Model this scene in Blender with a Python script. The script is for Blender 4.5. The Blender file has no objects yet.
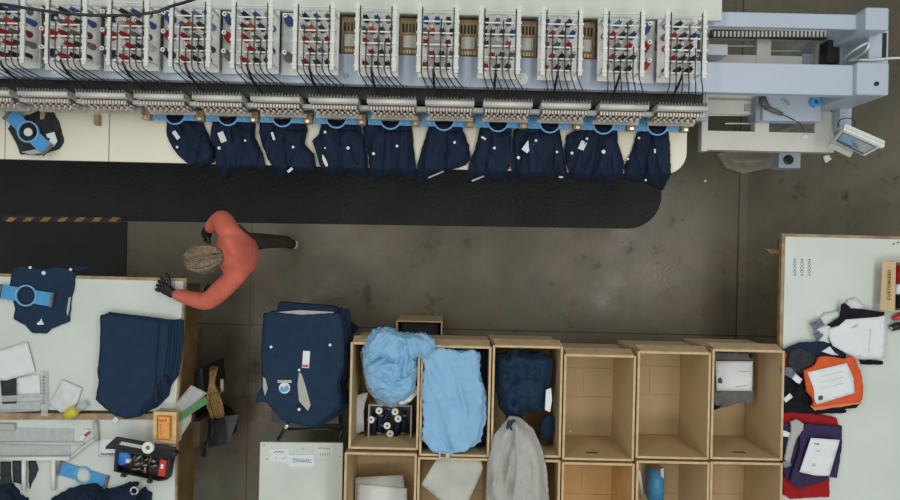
import bpy, bmesh, math, random
from mathutils import Vector, noise, Matrix
from mathutils.geometry import delaunay_2d_cdt
random.seed(7)
C = bpy.context.scene
COL = C.collection
PI = math.pi
# ---------------------------------------------------------------- camera, light, exposure
CAM_H = 5.3; FPX = 680.0; ROLL = math.radians(1.3)
cd = bpy.data.cameras.new('camera'); cam = bpy.data.objects.new('camera', cd); COL.objects.link(cam)
cam.location = (0, 0, CAM_H); cam.rotation_euler = (0, 0, ROLL)
cd.sensor_width = 36; cd.lens = FPX / 900 * 36; cd.clip_start = .05
C.camera = cam
w = bpy.data.worlds.new('world'); C.world = w; w.use_nodes = True
w.node_tree.nodes['Background'].inputs[0].default_value = (.93, .98, 1, 1)
w.node_tree.nodes['Background'].inputs[1].default_value = .42
def area(name, loc, rot, sx, sy, power, col=(1, .98, .95)):
    l = bpy.data.lights.new(name, 'AREA'); l.shape = 'RECTANGLE'; l.size = sx; l.size_y = sy
    l.energy = power; l.color = col
    o = bpy.data.objects.new(name, l); o.location = loc; o.rotation_euler = rot; COL.objects.link(o)
area('ceiling_lamp', (-2.4, 1.6, 6.6), (0, 0, 0), 1.2, 7, 150)
area('ceiling_lamp', (2.8, 1.0, 6.6), (0, 0, 0), 1.2, 7, 170)
area('ceiling_lamp', (0.2, -2.8, 6.6), (0, 0, 0), 7, 1.0, 110)
C.view_settings.view_transform = 'Standard'; C.view_settings.look = 'None'
C.view_settings.gamma = 1; C.view_settings.exposure = -0.3; C.view_settings.use_curve_mapping = False

# ---------------------------------------------------------------- helpers
SN, CS = math.sin(ROLL), math.cos(ROLL)
def P(px, py, h=0.0):
    s = FPX / (CAM_H - h); dx = (px - 450) / s; dd = (py - 250) / s
    return Vector((dx * CS + dd * SN, dx * SN - dd * CS, h))
def lin(c):
    c = c / 255
    return c / 12.92 if c <= .04045 else ((c + .055) / 1.055) ** 2.4
MATS = {}
def mat(name, rgb, rough=.6, var=0.0, vs=8.0, bump=0.0, bs=60.0, metal=0.0, alpha=1.0, rgb2=None, stretch=None, trans=0.0, detail=3.0, spec=.5):
    if name in MATS: return MATS[name]
    m = bpy.data.materials.new(name); m.use_nodes = True; MATS[name] = m
    nt = m.node_tree; b = nt.nodes['Principled BSDF']
    col = (lin(rgb[0]), lin(rgb[1]), lin(rgb[2]), 1)
    b.inputs['Base Color'].default_value = col; b.inputs['Roughness'].default_value = rough
    b.inputs['Metallic'].default_value = metal; b.inputs['Alpha'].default_value = alpha
    b.inputs['Transmission Weight'].default_value = trans
    b.inputs['Specular IOR Level'].default_value = spec
    tc = nt.nodes.new('ShaderNodeTexCoord'); mp = nt.nodes.new('ShaderNodeMapping')
    nt.links.new(tc.outputs['Object'], mp.inputs[0])
    if stretch: mp.inputs['Scale'].default_value = stretch
    n = nt.nodes.new('ShaderNodeTexNoise'); n.inputs['Scale'].default_value = vs; n.inputs['Detail'].default_value = detail
    nt.links.new(mp.outputs[0], n.inputs['Vector'])
    if rgb2 or var:
        r = nt.nodes.new('ShaderNodeValToRGB')
        r.color_ramp.elements[0].position = .32; r.color_ramp.elements[1].position = .68
        if rgb2: a, c = rgb, rgb2
        else:
            a = [max(0, v * (1 - var)) for v in rgb]; c = [min(255, v * (1 + var)) for v in rgb]
        r.color_ramp.elements[0].color = (lin(a[0]), lin(a[1]), lin(a[2]), 1)
        r.color_ramp.elements[1].color = (lin(c[0]), lin(c[1]), lin(c[2]), 1)
        nt.links.new(n.outputs['Fac'], r.inputs[0]); nt.links.new(r.outputs[0], b.inputs['Base Color'])
    if bump:
        n2 = nt.nodes.new('ShaderNodeTexNoise'); n2.inputs['Scale'].default_value = bs; n2.inputs['Detail'].default_value = 2
        nt.links.new(mp.outputs[0], n2.inputs['Vector'])
        bp = nt.nodes.new('ShaderNodeBump'); bp.inputs['Strength'].default_value = bump; bp.inputs['Distance'].default_value = .01
        nt.links.new(n2.outputs['Fac'], bp.inputs['Height']); nt.links.new(bp.outputs[0], b.inputs['Normal'])
    return m
def tag(o, label=None, cat=None, group=None, kind=None):
    if label: o['label'] = label
    if cat: o['category'] = cat
    if group: o['group'] = group
    if kind: o['kind'] = kind
    return o
def empty(name, loc, label, cat, group=None, rz=0):
    o = bpy.data.objects.new(name, None); COL.objects.link(o); o.location = loc; o.rotation_euler[2] = rz
    o.empty_display_size = .05
    return tag(o, label, cat, group)
def obj(name, bm, m, parent=None, smooth=False, bevel=0.0):
    """bm holds world coordinates (root rotation must be zero when a parent is given)"""
    me = bpy.data.meshes.new(name)
    if parent is not None:
        off = Vector((0, 0, 0)); p = parent
        while p: off += p.location; p = p.parent
    else:
        vs = [v.co for v in bm.verts]
        off = Vector(((min(v.x for v in vs) + max(v.x for v in vs)) / 2, (min(v.y for v in vs) + max(v.y for v in vs)) / 2, min(v.z for v in vs)))
    bmesh.ops.translate(bm, verts=bm.verts, vec=-off)
    bmesh.ops.recalc_face_normals(bm, faces=bm.faces)
    bm.to_mesh(me); bm.free(); me.materials.append(m)
    if smooth:
        for f in me.polygons: f.use_smooth = True
    o = bpy.data.objects.new(name, me); COL.objects.link(o)
    if parent is not None: o.parent = parent
    else: o.location = off
    if bevel:
        b = o.modifiers.new('bevel', 'BEVEL'); b.width = bevel; b.segments = 2; b.limit_method = 'ANGLE'
    return o
def BM(): return bmesh.new()
def box(bm, x0, x1, y0, y1, z0, z1):
    v = [bm.verts.new(c) for c in ((x0,y0,z0),(x1,y0,z0),(x1,y1,z0),(x0,y1,z0),(x0,y0,z1),(x1,y0,z1),(x1,y1,z1),(x0,y1,z1))]
    for f in ((0,3,2,1),(4,5,6,7),(0,1,5,4),(1,2,6,5),(2,3,7,6),(3,0,4,7)): bm.faces.new([v[i] for i in f])
    return bm
def obox(bm, c, sx, sy, sz, rz=0, tilt=None):
    """box centred at c, rotated about z (and optional Matrix)"""
    M = Matrix.Rotation(rz, 3, 'Z')
    if tilt is not None: M = M @ tilt
    v = []
    for z in (-1, 1):
        for (x, y) in ((-1,-1),(1,-1),(1,1),(-1,1)):
            v.append(bm.verts.new(Vector(c) + M @ Vector((x*sx/2, y*sy/2, z*sz/2))))
    for f in ((0,3,2,1),(4,5,6,7),(0,1,5,4),(1,2,6,5),(2,3,7,6),(3,0,4,7)): bm.faces.new([v[i] for i in f])
    return bm
def rect(x0, y0, x1, y1, h):
    ym, xm = (y0 + y1) / 2, (x0 + x1) / 2
    return P(x0, ym, h).x, P(x1, ym, h).x, P(xm, y1, h).y, P(xm, y0, h).y
def pbox(bm, x0, y0, x1, y1, ht, hb):
    a = rect(x0, y0, x1, y1, ht); return box(bm, *a, hb, ht)
def prism(bm, pts, z0, z1):
    n = len(pts)
    lo = [bm.verts.new((p[0], p[1], z0)) for p in pts]; hi = [bm.verts.new((p[0], p[1], z1)) for p in pts]
    bm.faces.new(lo[::-1]); bm.faces.new(hi)
    for i in range(n): bm.faces.new((lo[i], lo[(i+1) % n], hi[(i+1) % n], hi[i]))
    return bm
def pprism(bm, pts, ht, hb):
    return prism(bm, [P(x, y, ht) for x, y in pts], hb, ht)
def crom(pts, n=6):
    pts = [Vector(p) for p in pts]
    if len(pts) < 3: return pts
    e = [pts[0]*2 - pts[1]] + pts + [pts[-1]*2 - pts[-2]]
    out = []
    for i in range(1, len(e) - 2):
        for k in range(n):
            t = k / n; a, b, c, d = e[i-1], e[i], e[i+1], e[i+2]
            out.append(.5 * ((2*b) + (c-a)*t + (2*a-5*b+4*c-d)*t*t + (3*b-a-3*c+d)*t**3))
    out.append(pts[-1]); return out
def tube(bm, pts, r, seg=8, smooth=0):
    if smooth: pts = crom(pts, smooth)
    pts = [Vector(p) for p in pts]; rings = []
    rs = r if isinstance(r, (list, tuple)) else [r] * len(pts)
    for i, p in enumerate(pts):
        d = (pts[min(i+1, len(pts)-1)] - pts[max(i-1, 0)]).normalized()
        u = d.cross(Vector((0, 0, 1)))
        if u.length < .1: u = d.cross(Vector((1, 0, 0)))
        u.normalize(); v = d.cross(u)
        rings.append([bm.verts.new(p + (u*math.cos(2*PI*k/seg) + v*math.sin(2*PI*k/seg)) * rs[i]) for k in range(seg)])
    for a, b in zip(rings, rings[1:]):
        for k in range(seg): bm.faces.new((a[k], a[(k+1) % seg], b[(k+1) % seg], b[k]))
    bm.faces.new(rings[0][::-1]); bm.faces.new(rings[-1]); return bm
def lathe(bm, c, prof, seg=16):
    """prof: list of (r,z) from bottom to top, closed with caps"""
    rings = [[bm.verts.new((c[0]+r*math.cos(2*PI*k/seg), c[1]+r*math.sin(2*PI*k/seg), c[2]+z)) for k in range(seg)] for r, z in prof]
    for a, b in zip(rings, rings[1:]):
        for k in range(seg): bm.faces.new((a[k], a[(k+1) % seg], b[(k+1) % seg], b[k]))
    bm.faces.new(rings[0][::-1]); bm.faces.new(rings[-1]); return bm
def ring(bm, c, r0, r1, z0, z1, seg=32):
    prof = [(r0, z0), (r1, z0), (r1, z1), (r0, z1)]
    rings = [[bm.verts.new((c[0]+r*math.cos(2*PI*k/seg), c[1]+r*math.sin(2*PI*k/seg), c[2]+z)) for k in range(seg)] for r, z in prof]
    for i in range(4):
        a, b = rings[i], rings[(i+1) % 4]
        for k in range(seg): bm.faces.new((a[k], a[(k+1) % seg], b[(k+1) % seg], b[k]))
    return bm
def inside(x, y, poly):
    r = False; j = len(poly) - 1
    for i in range(len(poly)):
        xi, yi = poly[i]; xj, yj = poly[j]
        if (yi > y) != (yj > y) and x < (xj-xi)*(y-yi)/(yj-yi)+xi: r = not r
        j = i
    return r
def edist(x, y, poly):
    best = 1e9
    for i in range(len(poly)):
        ax, ay = poly[i]; bx, by = poly[(i+1) % len(poly)]
        dx, dy = bx-ax, by-ay; L = dx*dx+dy*dy
        t = 0 if L == 0 else max(0, min(1, ((x-ax)*dx+(y-ay)*dy)/L))
        best = min(best, math.hypot(x-ax-t*dx, y-ay-t*dy))
    return best
def sstep(t): t = max(0, min(1, t)); return t*t*(3-2*t)
class Cloth:
    """a fabric sheet or heap from a plan outline, built at its real height with folds"""
    def __init__(s, name, outline, base, m, parent=None, thick=.012, dome=0.0, edge=12, amp=.006, freq=.12, fx=1, fy=1, ang=0, ridge=False, step=2.2, seed=0, drop=0.0, jag=.35):
        s.base = base if callable(base) else (lambda x, y: base)
        s.thick, s.dome, s.edge, s.amp, s.freq, s.fx, s.fy, s.ridge, s.seed = thick, dome, edge, amp, freq, fx, fy, ridge, seed
        s.ca, s.sa = math.cos(ang), math.sin(ang)
        pts = []
        n = len(outline)
        for i in range(n):
            a, b = outline[i], outline[(i+1) % n]
            k = max(1, int(math.hypot(b[0]-a[0], b[1]-a[1]) / step))
            for j in range(k):
                t = j / k; x, y = a[0]+(b[0]-a[0])*t, a[1]+(b[1]-a[1])*t
                q = noise.noise_vector(Vector((x*.25, y*.25, seed)))
                pts.append((x+q.x*jag*2, y+q.y*jag*2))
        s.poly = pts
        x0, x1 = min(p[0] for p in pts), max(p[0] for p in pts); y0, y1 = min(p[1] for p in pts), max(p[1] for p in pts)
        allp = list(pts); y = y0; row = 0
        while y < y1:
            x = x0 + (row % 2) * step / 2
            while x < x1:
                if inside(x, y, pts) and edist(x, y, pts) > step*.55: allp.append((x, y))
                x += step
            y += step*.87; row += 1
        vs, es, fs, _, _, _ = delaunay_2d_cdt([Vector(p) for p in allp], [], [list(range(len(pts)))], 1, 1e-5)
        bm = BM(); top = []; bot = []
        for v in vs:
            h = s.h(v.x, v.y); q = P(v.x, v.y, h)
            top.append(bm.verts.new(q)); bot.append(bm.verts.new((q.x, q.y, min(s.base(v.x, v.y), h-.002))))
        for f in fs:
            bm.faces.new([top[i] for i in f]); bm.faces.new([bot[i] for i in f][::-1])
        for e in [e for e in bm.edges if e.is_boundary and e.verts[0] in set(top)] if False else []: pass
        cnt = {}
        for f in fs:
            for i in range(len(f)):
                a, b = f[i], f[(i+1) % len(f)]; k = (min(a, b), max(a, b)); cnt.setdefault(k, []).append((a, b))
        for k, l in cnt.items():
            if len(l) == 1:
                a, b = l[0]; bm.faces.new((top[b], top[a], bot[a], bot[b]))
        s.o = obj(name, bm, m, parent, smooth=True)
    def h(s, x, y):
        e = sstep(edist(x, y, s.poly) / s.edge)
        u, v = (x*s.ca + y*s.sa) * s.freq * s.fx, (-x*s.sa + y*s.ca) * s.freq * s.fy
        n = noise.noise(Vector((u, v, s.seed*7.3)))
        if s.ridge:
            w1 = noise.noise_vector(Vector((u*.6, v*.6, s.seed+3)))
            n = 1 - 3.0*abs(noise.noise(Vector((u + w1.x, v + w1.y, s.seed*7.3))))
            n += .5*(1 - 3*abs(noise.noise(Vector((u*2.1+w1.y*2, v*2.1, s.seed*3.1)))))
        n += .35*noise.noise(Vector((u*2.7, v*2.7, s.seed*2.1)))
        return s.base(x, y) + s.thick + s.dome*e + s.amp*n*(.25+.75*e)
    def patch(s, name, pts, m, lift=.006, th=.0015, rnd=0):
        """a small thing lying on this cloth (label, button, print)"""
        bm = BM()
        hs = max(s.h(x, y) for x, y in pts + [(sum(p[0] for p in pts)/len(pts), sum(p[1] for p in pts)/len(pts))]) + lift
        prism(bm, [P(x, y, hs) for x, y in pts], hs-th-lift, hs)
        return obj(name, bm, m, s.o if s.o.parent is None else s.o)
def disc(cx, cy, r, n=12): return [(cx+r*math.cos(2*PI*k/n), cy+r*math.sin(2*PI*k/n)) for k in range(n)]
def quad(cx, cy, wd, ht, deg=0):
    a = math.radians(deg); c, s_ = math.cos(a), math.sin(a)
    return [(cx+x*c-y*s_, cy+x*s_+y*c) for x, y in ((-wd/2,-ht/2),(wd/2,-ht/2),(wd/2,ht/2),(-wd/2,ht/2))]
def sheet(name, pts, h, m, parent=None, th=.002, curl=0.0, seed=0, label=None, cat='paper', group=None, h2=None):
    """paper or card: gently waved thin solid"""
    hb = h if callable(h) else (lambda x, y: h)
    c = Cloth(name, pts, hb, m, parent, thick=th, amp=curl, freq=.06, edge=3, step=4, seed=seed, jag=0)
    if label: tag(c.o, label, cat, group)
    return c
def text(body, loc, size, m, parent, rz=0, sx=1, name='lettering', bold=.0006):
    cu = bpy.data.curves.new(name, 'FONT'); cu.body = body; cu.size = size; cu.align_x = 'CENTER'; cu.align_y = 'CENTER'; cu.extrude = .0004; cu.offset = bold; cu.space_character = 1.12
    cu.materials.append(m); o = bpy.data.objects.new(name, cu); COL.objects.link(o)
    off = Vector((0, 0, 0)); p = parent
    while p: off += p.location; p = p.parent
    me = bpy.data.meshes.new_from_object(o); bpy.data.objects.remove(o); o = bpy.data.objects.new(name, me); COL.objects.link(o)
    o.parent = parent; o.location = Vector(loc) - off; o.rotation_euler[2] = rz; o.scale = (sx, 1, 1)
    return o
ORD = ['first','second','third','fourth','fifth','sixth','seventh','eighth','ninth','tenth','eleventh','twelfth','thirteenth']

# ---------------------------------------------------------------- materials
NAVY = mat('navy_fabric', (31, 52, 73), .85, .04, 30, .25, 300, spec=.2)
NAVY2 = mat('deep_navy_fabric', (30, 41, 62), .85, .05, 25, .25, 300, spec=.2)
SKYB = mat('light_blue_fabric', (136, 180, 212), .85, .02, 20, .2, 250, spec=.2)
GREYF = mat('grey_fabric', (170, 170, 164), .9, .02, 25, .2, 300, spec=.2)
DGREY = mat('dark_grey_fabric', (102, 102, 100), .9, .06, 25, .2, 300, spec=.2)
CHAR = mat('charcoal_fabric', (52, 56, 58), .9, .12, 25, .2, 300, spec=.2)
BLACKF = mat('black_fabric', (24, 25, 30), .9, .15, 25, .2, 300, spec=.2)
ORANGE = mat('orange_fabric', (205, 88, 48), .85, .04, 20, .2, 250, spec=.2)
REDF = mat('red_fabric', (150, 28, 32), .85, .04, 20, .2, 250, spec=.2)
PURP = mat('purple_fabric', (54, 46, 78), .85, .05, 30, .2, 250, spec=.2)
WHITEF = mat('white_fabric', (208, 214, 212), .85, .03, 20, .2, 250, spec=.2)
CORAL = mat('coral_knit', (204, 108, 90), .9, .03, 12, .5, 18, spec=.2)
PAPER = mat('white_paper', (214, 220, 220), .7, .015, 10)
GREYP = mat('grey_card', (176, 178, 170), .7, .05, 6)
INK = mat('ink', (70, 76, 84), .7)
CARD = mat('cardboard', (196, 172, 134), .85, .025, 3, .06, 80, spec=.2)
CARD2 = mat('cardboard_edge', (194, 170, 132), .85, .06, 14, spec=.2)
CARD3 = mat('tan_cardboard', (206, 170, 118), .85, .05, 4, spec=.2)
TAPE = mat('packing_tape', (184, 152, 108), .35, .03, 10)
TABLEW = mat('white_laminate', (200, 208, 200), .45, .02, 3.0, detail=4)
WOOD = mat('plywood', (106, 86, 52), .7, .14, 5, .1, 60, stretch=(9, 1.2, 1), spec=.3)
WOODE = mat('plywood_edge', (150, 128, 100), .7, .14, 16, spec=.3)
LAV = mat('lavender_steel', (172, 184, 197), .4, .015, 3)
LAVD = mat('grey_lavender_steel', (142, 152, 166), .45, .03, 4)  # darker, greyer lavender for panels, brackets and one cap
CREAM = mat('cream_enamel', (198, 200, 190), .45, .02, 5)
PALE = mat('pale_green_enamel', (200, 208, 198), .5, .015, 3)
BEIGE = mat('beige_table_laminate', (226, 222, 202), .5, .02, 1.2)
TANP = mat('tan_plastic', (160, 135, 98), .5, .10, 25)
HEADM = mat('head_enamel', (200, 200, 190), .4, .04, 20)
HEADB = mat('head_recess', (92, 84, 78), .6, .2, 60)
CHROME = mat('chrome', (215, 215, 210), .25, .05, 60, metal=.7)
BLACK = mat('black_plastic', (22, 23, 26), .45, .1, 20)
TUBEM = mat('thread_tube_plastic', (40, 40, 40), .45, .1, 20)
DARKM = mat('dark_machine_steel', (30, 30, 32), .5, .2, 10)
BLUEH = mat('hoop_blue', (72, 148, 198), .4, .05, 30)
BLUEL = mat('hoop_pale_blue', (112, 172, 212), .4, .04, 30)
WHITEP = mat('white_plastic', (216, 218, 212), .4, .02, 12)
CLEAR = mat('clear_plastic', (205, 210, 208), .18, .04, 30, alpha=.42)
GREENT = mat('green_tape', (62, 120, 62), .5, .05, 20)
YEL = mat('yellow_plastic', (205, 190, 50), .4, .05, 20)
REDP = mat('red_plastic', (190, 44, 40), .4, .12, 60)
STRAW = mat('straw', (150, 118, 66), .85, .22, 40, .6, 120, stretch=(5, 1, 1))
SKIN = mat('skin', (196, 148, 122), .55, .03, 20)
HAIR = mat('hair', (96, 84, 68), .7, .4, 90, .5, 160, stretch=(1, 4, 1))
TROUS = mat('dark_trousers', (68, 64, 56), .9, .08, 30, spec=.2)
SHOE = mat('black_shoe', (30, 28, 30), .6, .1, 30)

# ---------------------------------------------------------------- floor
def floor_mat():
    m = bpy.data.materials.new('concrete'); m.use_nodes = True; nt = m.node_tree; b = nt.nodes['Principled BSDF']
    N = nt.nodes.new; L = nt.links.new
    tc = N('ShaderNodeTexCoord')
    def ns(sc, det, rough=.55, dist=0):
        n = N('ShaderNodeTexNoise'); n.inputs['Scale'].default_value = sc; n.inputs['Detail'].default_value = det
        n.inputs['Roughness'].default_value = rough; n.inputs['Distortion'].default_value = dist
        L(tc.outputs['Object'], n.inputs['Vector']); return n
    def ramp(src, p0, c0, p1, c1):
        r = N('ShaderNodeValToRGB'); r.color_ramp.elements[0].position = p0; r.color_ramp.elements[1].position = p1
        r.color_ramp.elements[0].color = (*[lin(v) for v in c0], 1); r.color_ramp.elements[1].color = (*[lin(v) for v in c1], 1)
        L(src, r.inputs[0]); return r
    base = ramp(ns(.9, 6, .6, .6).outputs['Fac'], .36, (86, 83, 67), .66, (112, 109, 90))
    redd = ramp(ns(1.7, 5, .6, 1).outputs['Fac'], .52, (0, 0, 0), .75, (255, 255, 255))
    mx = N('ShaderNodeMixRGB'); mx.inputs[2].default_value = (lin(112), lin(92), lin(76), 1)
    L(redd.outputs[0], mx.inputs[0]); L(base.outputs[0], mx.inputs[1])
    spots = ramp(ns(4.5, 8, .7).outputs['Fac'], .30, (150, 150, 150), .42, (255, 255, 255))
    m2 = N('ShaderNodeMixRGB'); m2.blend_type = 'MULTIPLY'; m2.inputs[0].default_value = 1
    L(mx.outputs[0], m2.inputs[1]); L(spots.outputs[0], m2.inputs[2])
    sx = N('ShaderNodeSeparateXYZ'); L(tc.outputs['Object'], sx.inputs[0])
    cur = m2.outputs[0]
    def line(ax, pos, wd, colr, fac=.75):
        nonlocal cur
        c = N('ShaderNodeMath'); c.operation = 'COMPARE'; c.inputs[1].default_value = pos; c.inputs[2].default_value = wd
        L(sx.outputs[ax], c.inputs[0])
        f = N('ShaderNodeMath'); f.operation = 'MULTIPLY'; f.inputs[1].default_value = fac; L(c.outputs[0], f.inputs[0])
        q = N('ShaderNodeMixRGB'); q.inputs[2].default_value = (*[lin(v) for v in colr], 1)
        L(f.outputs[0], q.inputs[0]); L(cur, q.inputs[1]); cur = q.outputs[0]
    line(0, P(738, 250).x + .035, .03, (122, 112, 98), .35)
    line(0, P(738, 250).x, .006, (40, 38, 34))
    line(0, P(248, 400).x, .005, (60, 52, 48), .6)
    line(1, P(660, 334).y, .005, (48, 46, 42))
    L(cur, b.inputs['Base Color'])
    rr = ramp(ns(3, 4).outputs['Fac'], .3, (120, 120, 120), .7, (190, 190, 190)); L(rr.outputs[0], b.inputs['Roughness'])
    bp = N('ShaderNodeBump'); bp.inputs['Strength'].default_value = .12; bp.inputs['Distance'].default_value = .01
    L(ns(40, 6).outputs['Fac'], bp.inputs['Height']); L(bp.outputs[0], b.inputs['Normal'])
    b.inputs['Specular IOR Level'].default_value = .35
    return m
o = obj('floor', box(BM(), -6, 6, -4.5, 4.5, -.1, 0), floor_mat()); o.location = (0, 0, -.1)
# keep texture space in world coordinates
for v in o.data.vertices: pass
tag(o, kind='structure')

# ---------------------------------------------------------------- floor mats
def rubber():
    m = mat('rubber_mat', (40, 43, 41), .75, .10, 2.5, spec=.3); nt = m.node_tree
    v = nt.nodes.new('ShaderNodeTexVoronoi'); v.inputs['Scale'].default_value = 42
    tc = [n for n in nt.nodes if n.type == 'TEX_COORD'][0]; nt.links.new(tc.outputs['Object'], v.inputs['Vector'])
    b = nt.nodes.new('ShaderNodeBump'); b.inputs['Strength'].default_value = .7; b.inputs['Distance'].default_value = .01
    nt.links.new(v.outputs['Distance'], b.inputs['Height']); nt.links.new(b.outputs[0], nt.nodes['Principled BSDF'].inputs['Normal'])
    return m
RUB = rubber()
xr = P(661, 200).x; yb = .198; R0 = .26
pts = [(-4.2, yb-.042), (xr - R0, yb)] + [(xr - R0 + R0*math.sin(t*PI/16), yb + R0 - R0*math.cos(t*PI/16)) for t in range(1, 8)] + [(xr, yb + R0), (xr, .80), (-4.2, .80)]
o = obj('rubber_mat', prism(BM(), pts, 0, .014), RUB, bevel=.005)
tag(o, 'long black rubber floor mat with rounded end running along the embroidery machine', 'mat')
bm = BM(); a = rect(-80, 219, 126, 282, .014); box(bm, a[0], a[1], a[2]-.15, yb-.036, 0, .014)
tag(obj('rubber_mat', bm, RUB, bevel=.004), 'short dark rubber mat on the floor beside the left white worktable', 'mat')
ht = empty('hazard_tape', (P(60, 219, .016).x, P(60, 219).y, .015), 'worn strip of tape with yellow slanted stripes along the black mat', 'tape')
a = rect(2, 216.5, 122, 222, .016)
obj('tape_strip', box(BM(), *a, .0142, .0152), mat('dark_tape', (40, 42, 40), .6, .1), ht)
for k in range(7):
    x = 5 + 17.2*k
    obj('stripe', pprism(BM(), [(x, 221.5), (x+4.5, 217.3), (x+12, 217.4), (x+7.5, 221.6)], .0162, .0152), mat('yellow_paint', (152, 124, 66), .7, .15, 30), ht)

# ---------------------------------------------------------------- embroidery machine
mach = empty('embroidery_machine', (0, 1.1, 0), 'long multi-head embroidery machine in pale lavender and cream with thread racks on top', 'embroidery machine')
PITCH = .345
a_f, a_b = .962, 1.142
xend = P(860, 80, 1.3).x
obj('bridge_girder', box(BM(), -3.6, xend, a_f, a_b, 1.235, 1.30), LAV, mach, bevel=.006)
bm = BM(); pbox(bm, 640, 12, 858, 27, 1.25, 1.215); obj('rear_girder', bm, LAV, mach, bevel=.006)
bm = BM(); pbox(bm, 857, 62, 889.5, 95, 1.34, .02); obj('end_tower', bm, LAV, mach, bevel=.012)
bm = BM(); pbox(bm, 866, 7, 889.5, 30, 1.34, .02); obj('end_tower', bm, LAV, mach, bevel=.012)
bm = BM(); pbox(bm, 869, 28, 889, 64, 1.22, .6); obj('end_panel', bm, LAV, mach, bevel=.01)
bm = BM(); pbox(bm, 882.5, 33, 886.5, 60, 1.224, 1.2); obj('vent_slot', bm, BLACK, mach)
bm = BM(); lathe(bm, P(876, 84, 1.34), [(.012, -.004), (.012, .012), (.009, .016)]); obj('knob', bm, BLACK, mach)
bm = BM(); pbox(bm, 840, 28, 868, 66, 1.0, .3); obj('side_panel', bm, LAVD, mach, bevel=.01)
bm = BM(); pbox(bm, 828, 40, 839, 62, 1.004, .9); obj('cable_opening', bm, BLACK, mach)
# pale cover plate over the back of the machine
xs = P(722, 10, 1.33).x
obj('top_shelf', box(BM(), -3.6, xs, 1.37, 2.25, 1.31, 1.34), PALE, mach, bevel=.01)
obj('shelf_front', box(BM(), -3.6, xs - .03, 1.385, 1.40, 1.05, 1.31), CREAM, mach)
# bed
bm = BM(); Z = .86; zz = 0
for q in ((700,28,838,39),(690,55,802,64),(702,95,757,114),(702,95,708,151),(702,132,834,151),(815,95,834,151),(802,139,820,151),(826,38,838,64),
          (757,38,771,64),(817,38,827,64),(755,121,769,136),(700,38,709,64)):
    pbox(bm, *q, Z+zz, Z-.06-zz); zz += .0007
obj('bed', bm, CREAM, mach)
for q in ((700, 114.2, 757, 116), (725, 122.5, 757, 124.5), (771, 50, 800, 52), (728, 45, 757, 47)):
    bm = BM(); y = (q[1]+q[3])/2; tube(bm, [P(q[0], y, Z-.03), P(q[2], y, Z-.03)], .006); obj('guide_rod', bm, CHROME, mach)
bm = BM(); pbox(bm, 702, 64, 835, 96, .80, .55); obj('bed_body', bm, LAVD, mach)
bm = BM(); pbox(bm, 709, 98, 757, 100, Z+.01, Z); pbox(bm, 745, 104, 753, 111, Z+.01, Z); obj('sensor_plate', bm, mat('grey_plate', (150,152,150), .5), mach)
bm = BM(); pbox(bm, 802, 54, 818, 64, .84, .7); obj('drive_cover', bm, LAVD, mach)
# legs of the bed
for (x, y) in ((705, 112), (824, 112), (705, 34), (829, 34)):
    bm = BM(); p = P(x, y, Z); box(bm, p.x-.03, p.x+.03, p.y-.03, p.y+.03, 0, Z-.06); obj('bed_leg', bm, CREAM, mach)
# perforated cable chain
cc = pbox(BM(), 712, 30.5, 845, 37.2, .93, .885); ch = obj('cable_chain', cc, mat('chain_dark', (58, 58, 58), .5), mach)
bm = BM()
for k in range(33):
    x = 714 + k*3.95; pbox(bm, x, 31.2, x+2, 36.6, .934, .92)
obj('chain_links', bm, CREAM, ch)
bm = BM(); pbox(bm, 707, 44, 728, 55, 1.02, .90); obj('control_box', bm, mat('bright_enamel', (214, 220, 228), .4), mach, bevel=.005)
bm = BM(); pbox(bm, 763, 95, 821, 121, .96, .86); obj('tool_tray', bm, LAV, mach, bevel=.004)
bm = BM(); pbox(bm, 756, 96, 763, 121, .93, .80); obj('tray_bracket', bm, LAVD, mach)
bm = BM(); pbox(bm, 840, 96, 852, 130, .95, .88); obj('panel_arm', bm, LAV, mach, bevel=.006)
# underbody motor box
bm = BM(); pbox(bm, 779, 150, 801, 168, .45, .33); mb_ = obj('motor_box', bm, LAV, mach, bevel=.008)
bm = BM(); lathe(bm, P(788, 160, .45), [(.034, -.005), (.034, .012), (.022, .016)], 20); obj('motor_socket', bm, BLACK, mb_)
# sewing table boards in front of the heads
yt, yk = .525, .90
def board(x0, x1, r=0):
    if r: pts = [(x0, yt), (x1-r, yt)] + [(x1-r+r*math.sin(t*PI/16), yt+r-r*math.cos(t*PI/16)) for t in range(1, 8)] + [(x1, yt+r), (x1, yk), (x0, yk)]
    else: pts = [(x0, yt), (x1, yt), (x1, yk), (x0, yk)]
    return obj('table_board', prism(BM(), pts, .86, .885), BEIGE, mach, bevel=.002)
xa, xb, xc = P(5, 140, .885).x, P(109, 140, .885).x, P(687, 140, .885).x
board(-3.6, xa-.003); board(xa+.003, xb-.003); board(xb+.003, xc, .14)
obj('machine_base', box(BM(), -3.6, xc-.08, .82, 1.25, .02, .84), DARKM, mach)
obj('hook_rail', box(BM(), -3.6, xc-.02, .87, .94, .84, .93), DARKM, mach)
obj('head_rail', box(BM(), -3.6, P(700, 110, 1.2).x, .895, 1.0, 1.10, 1.20), DARKM, mach)
obj('frame_rail', box(BM(), -3.6, P(708, 127, .96).x, .862, .885, .93, .955), mat('pale_blue_steel', (150, 176, 198), .4, .1, 20), mach)
obj('cross_rail', box(BM(), -3.4, P(704, 112, 1.15).x, .845, .868, 1.11, 1.16), HEADM, mach)

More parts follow.
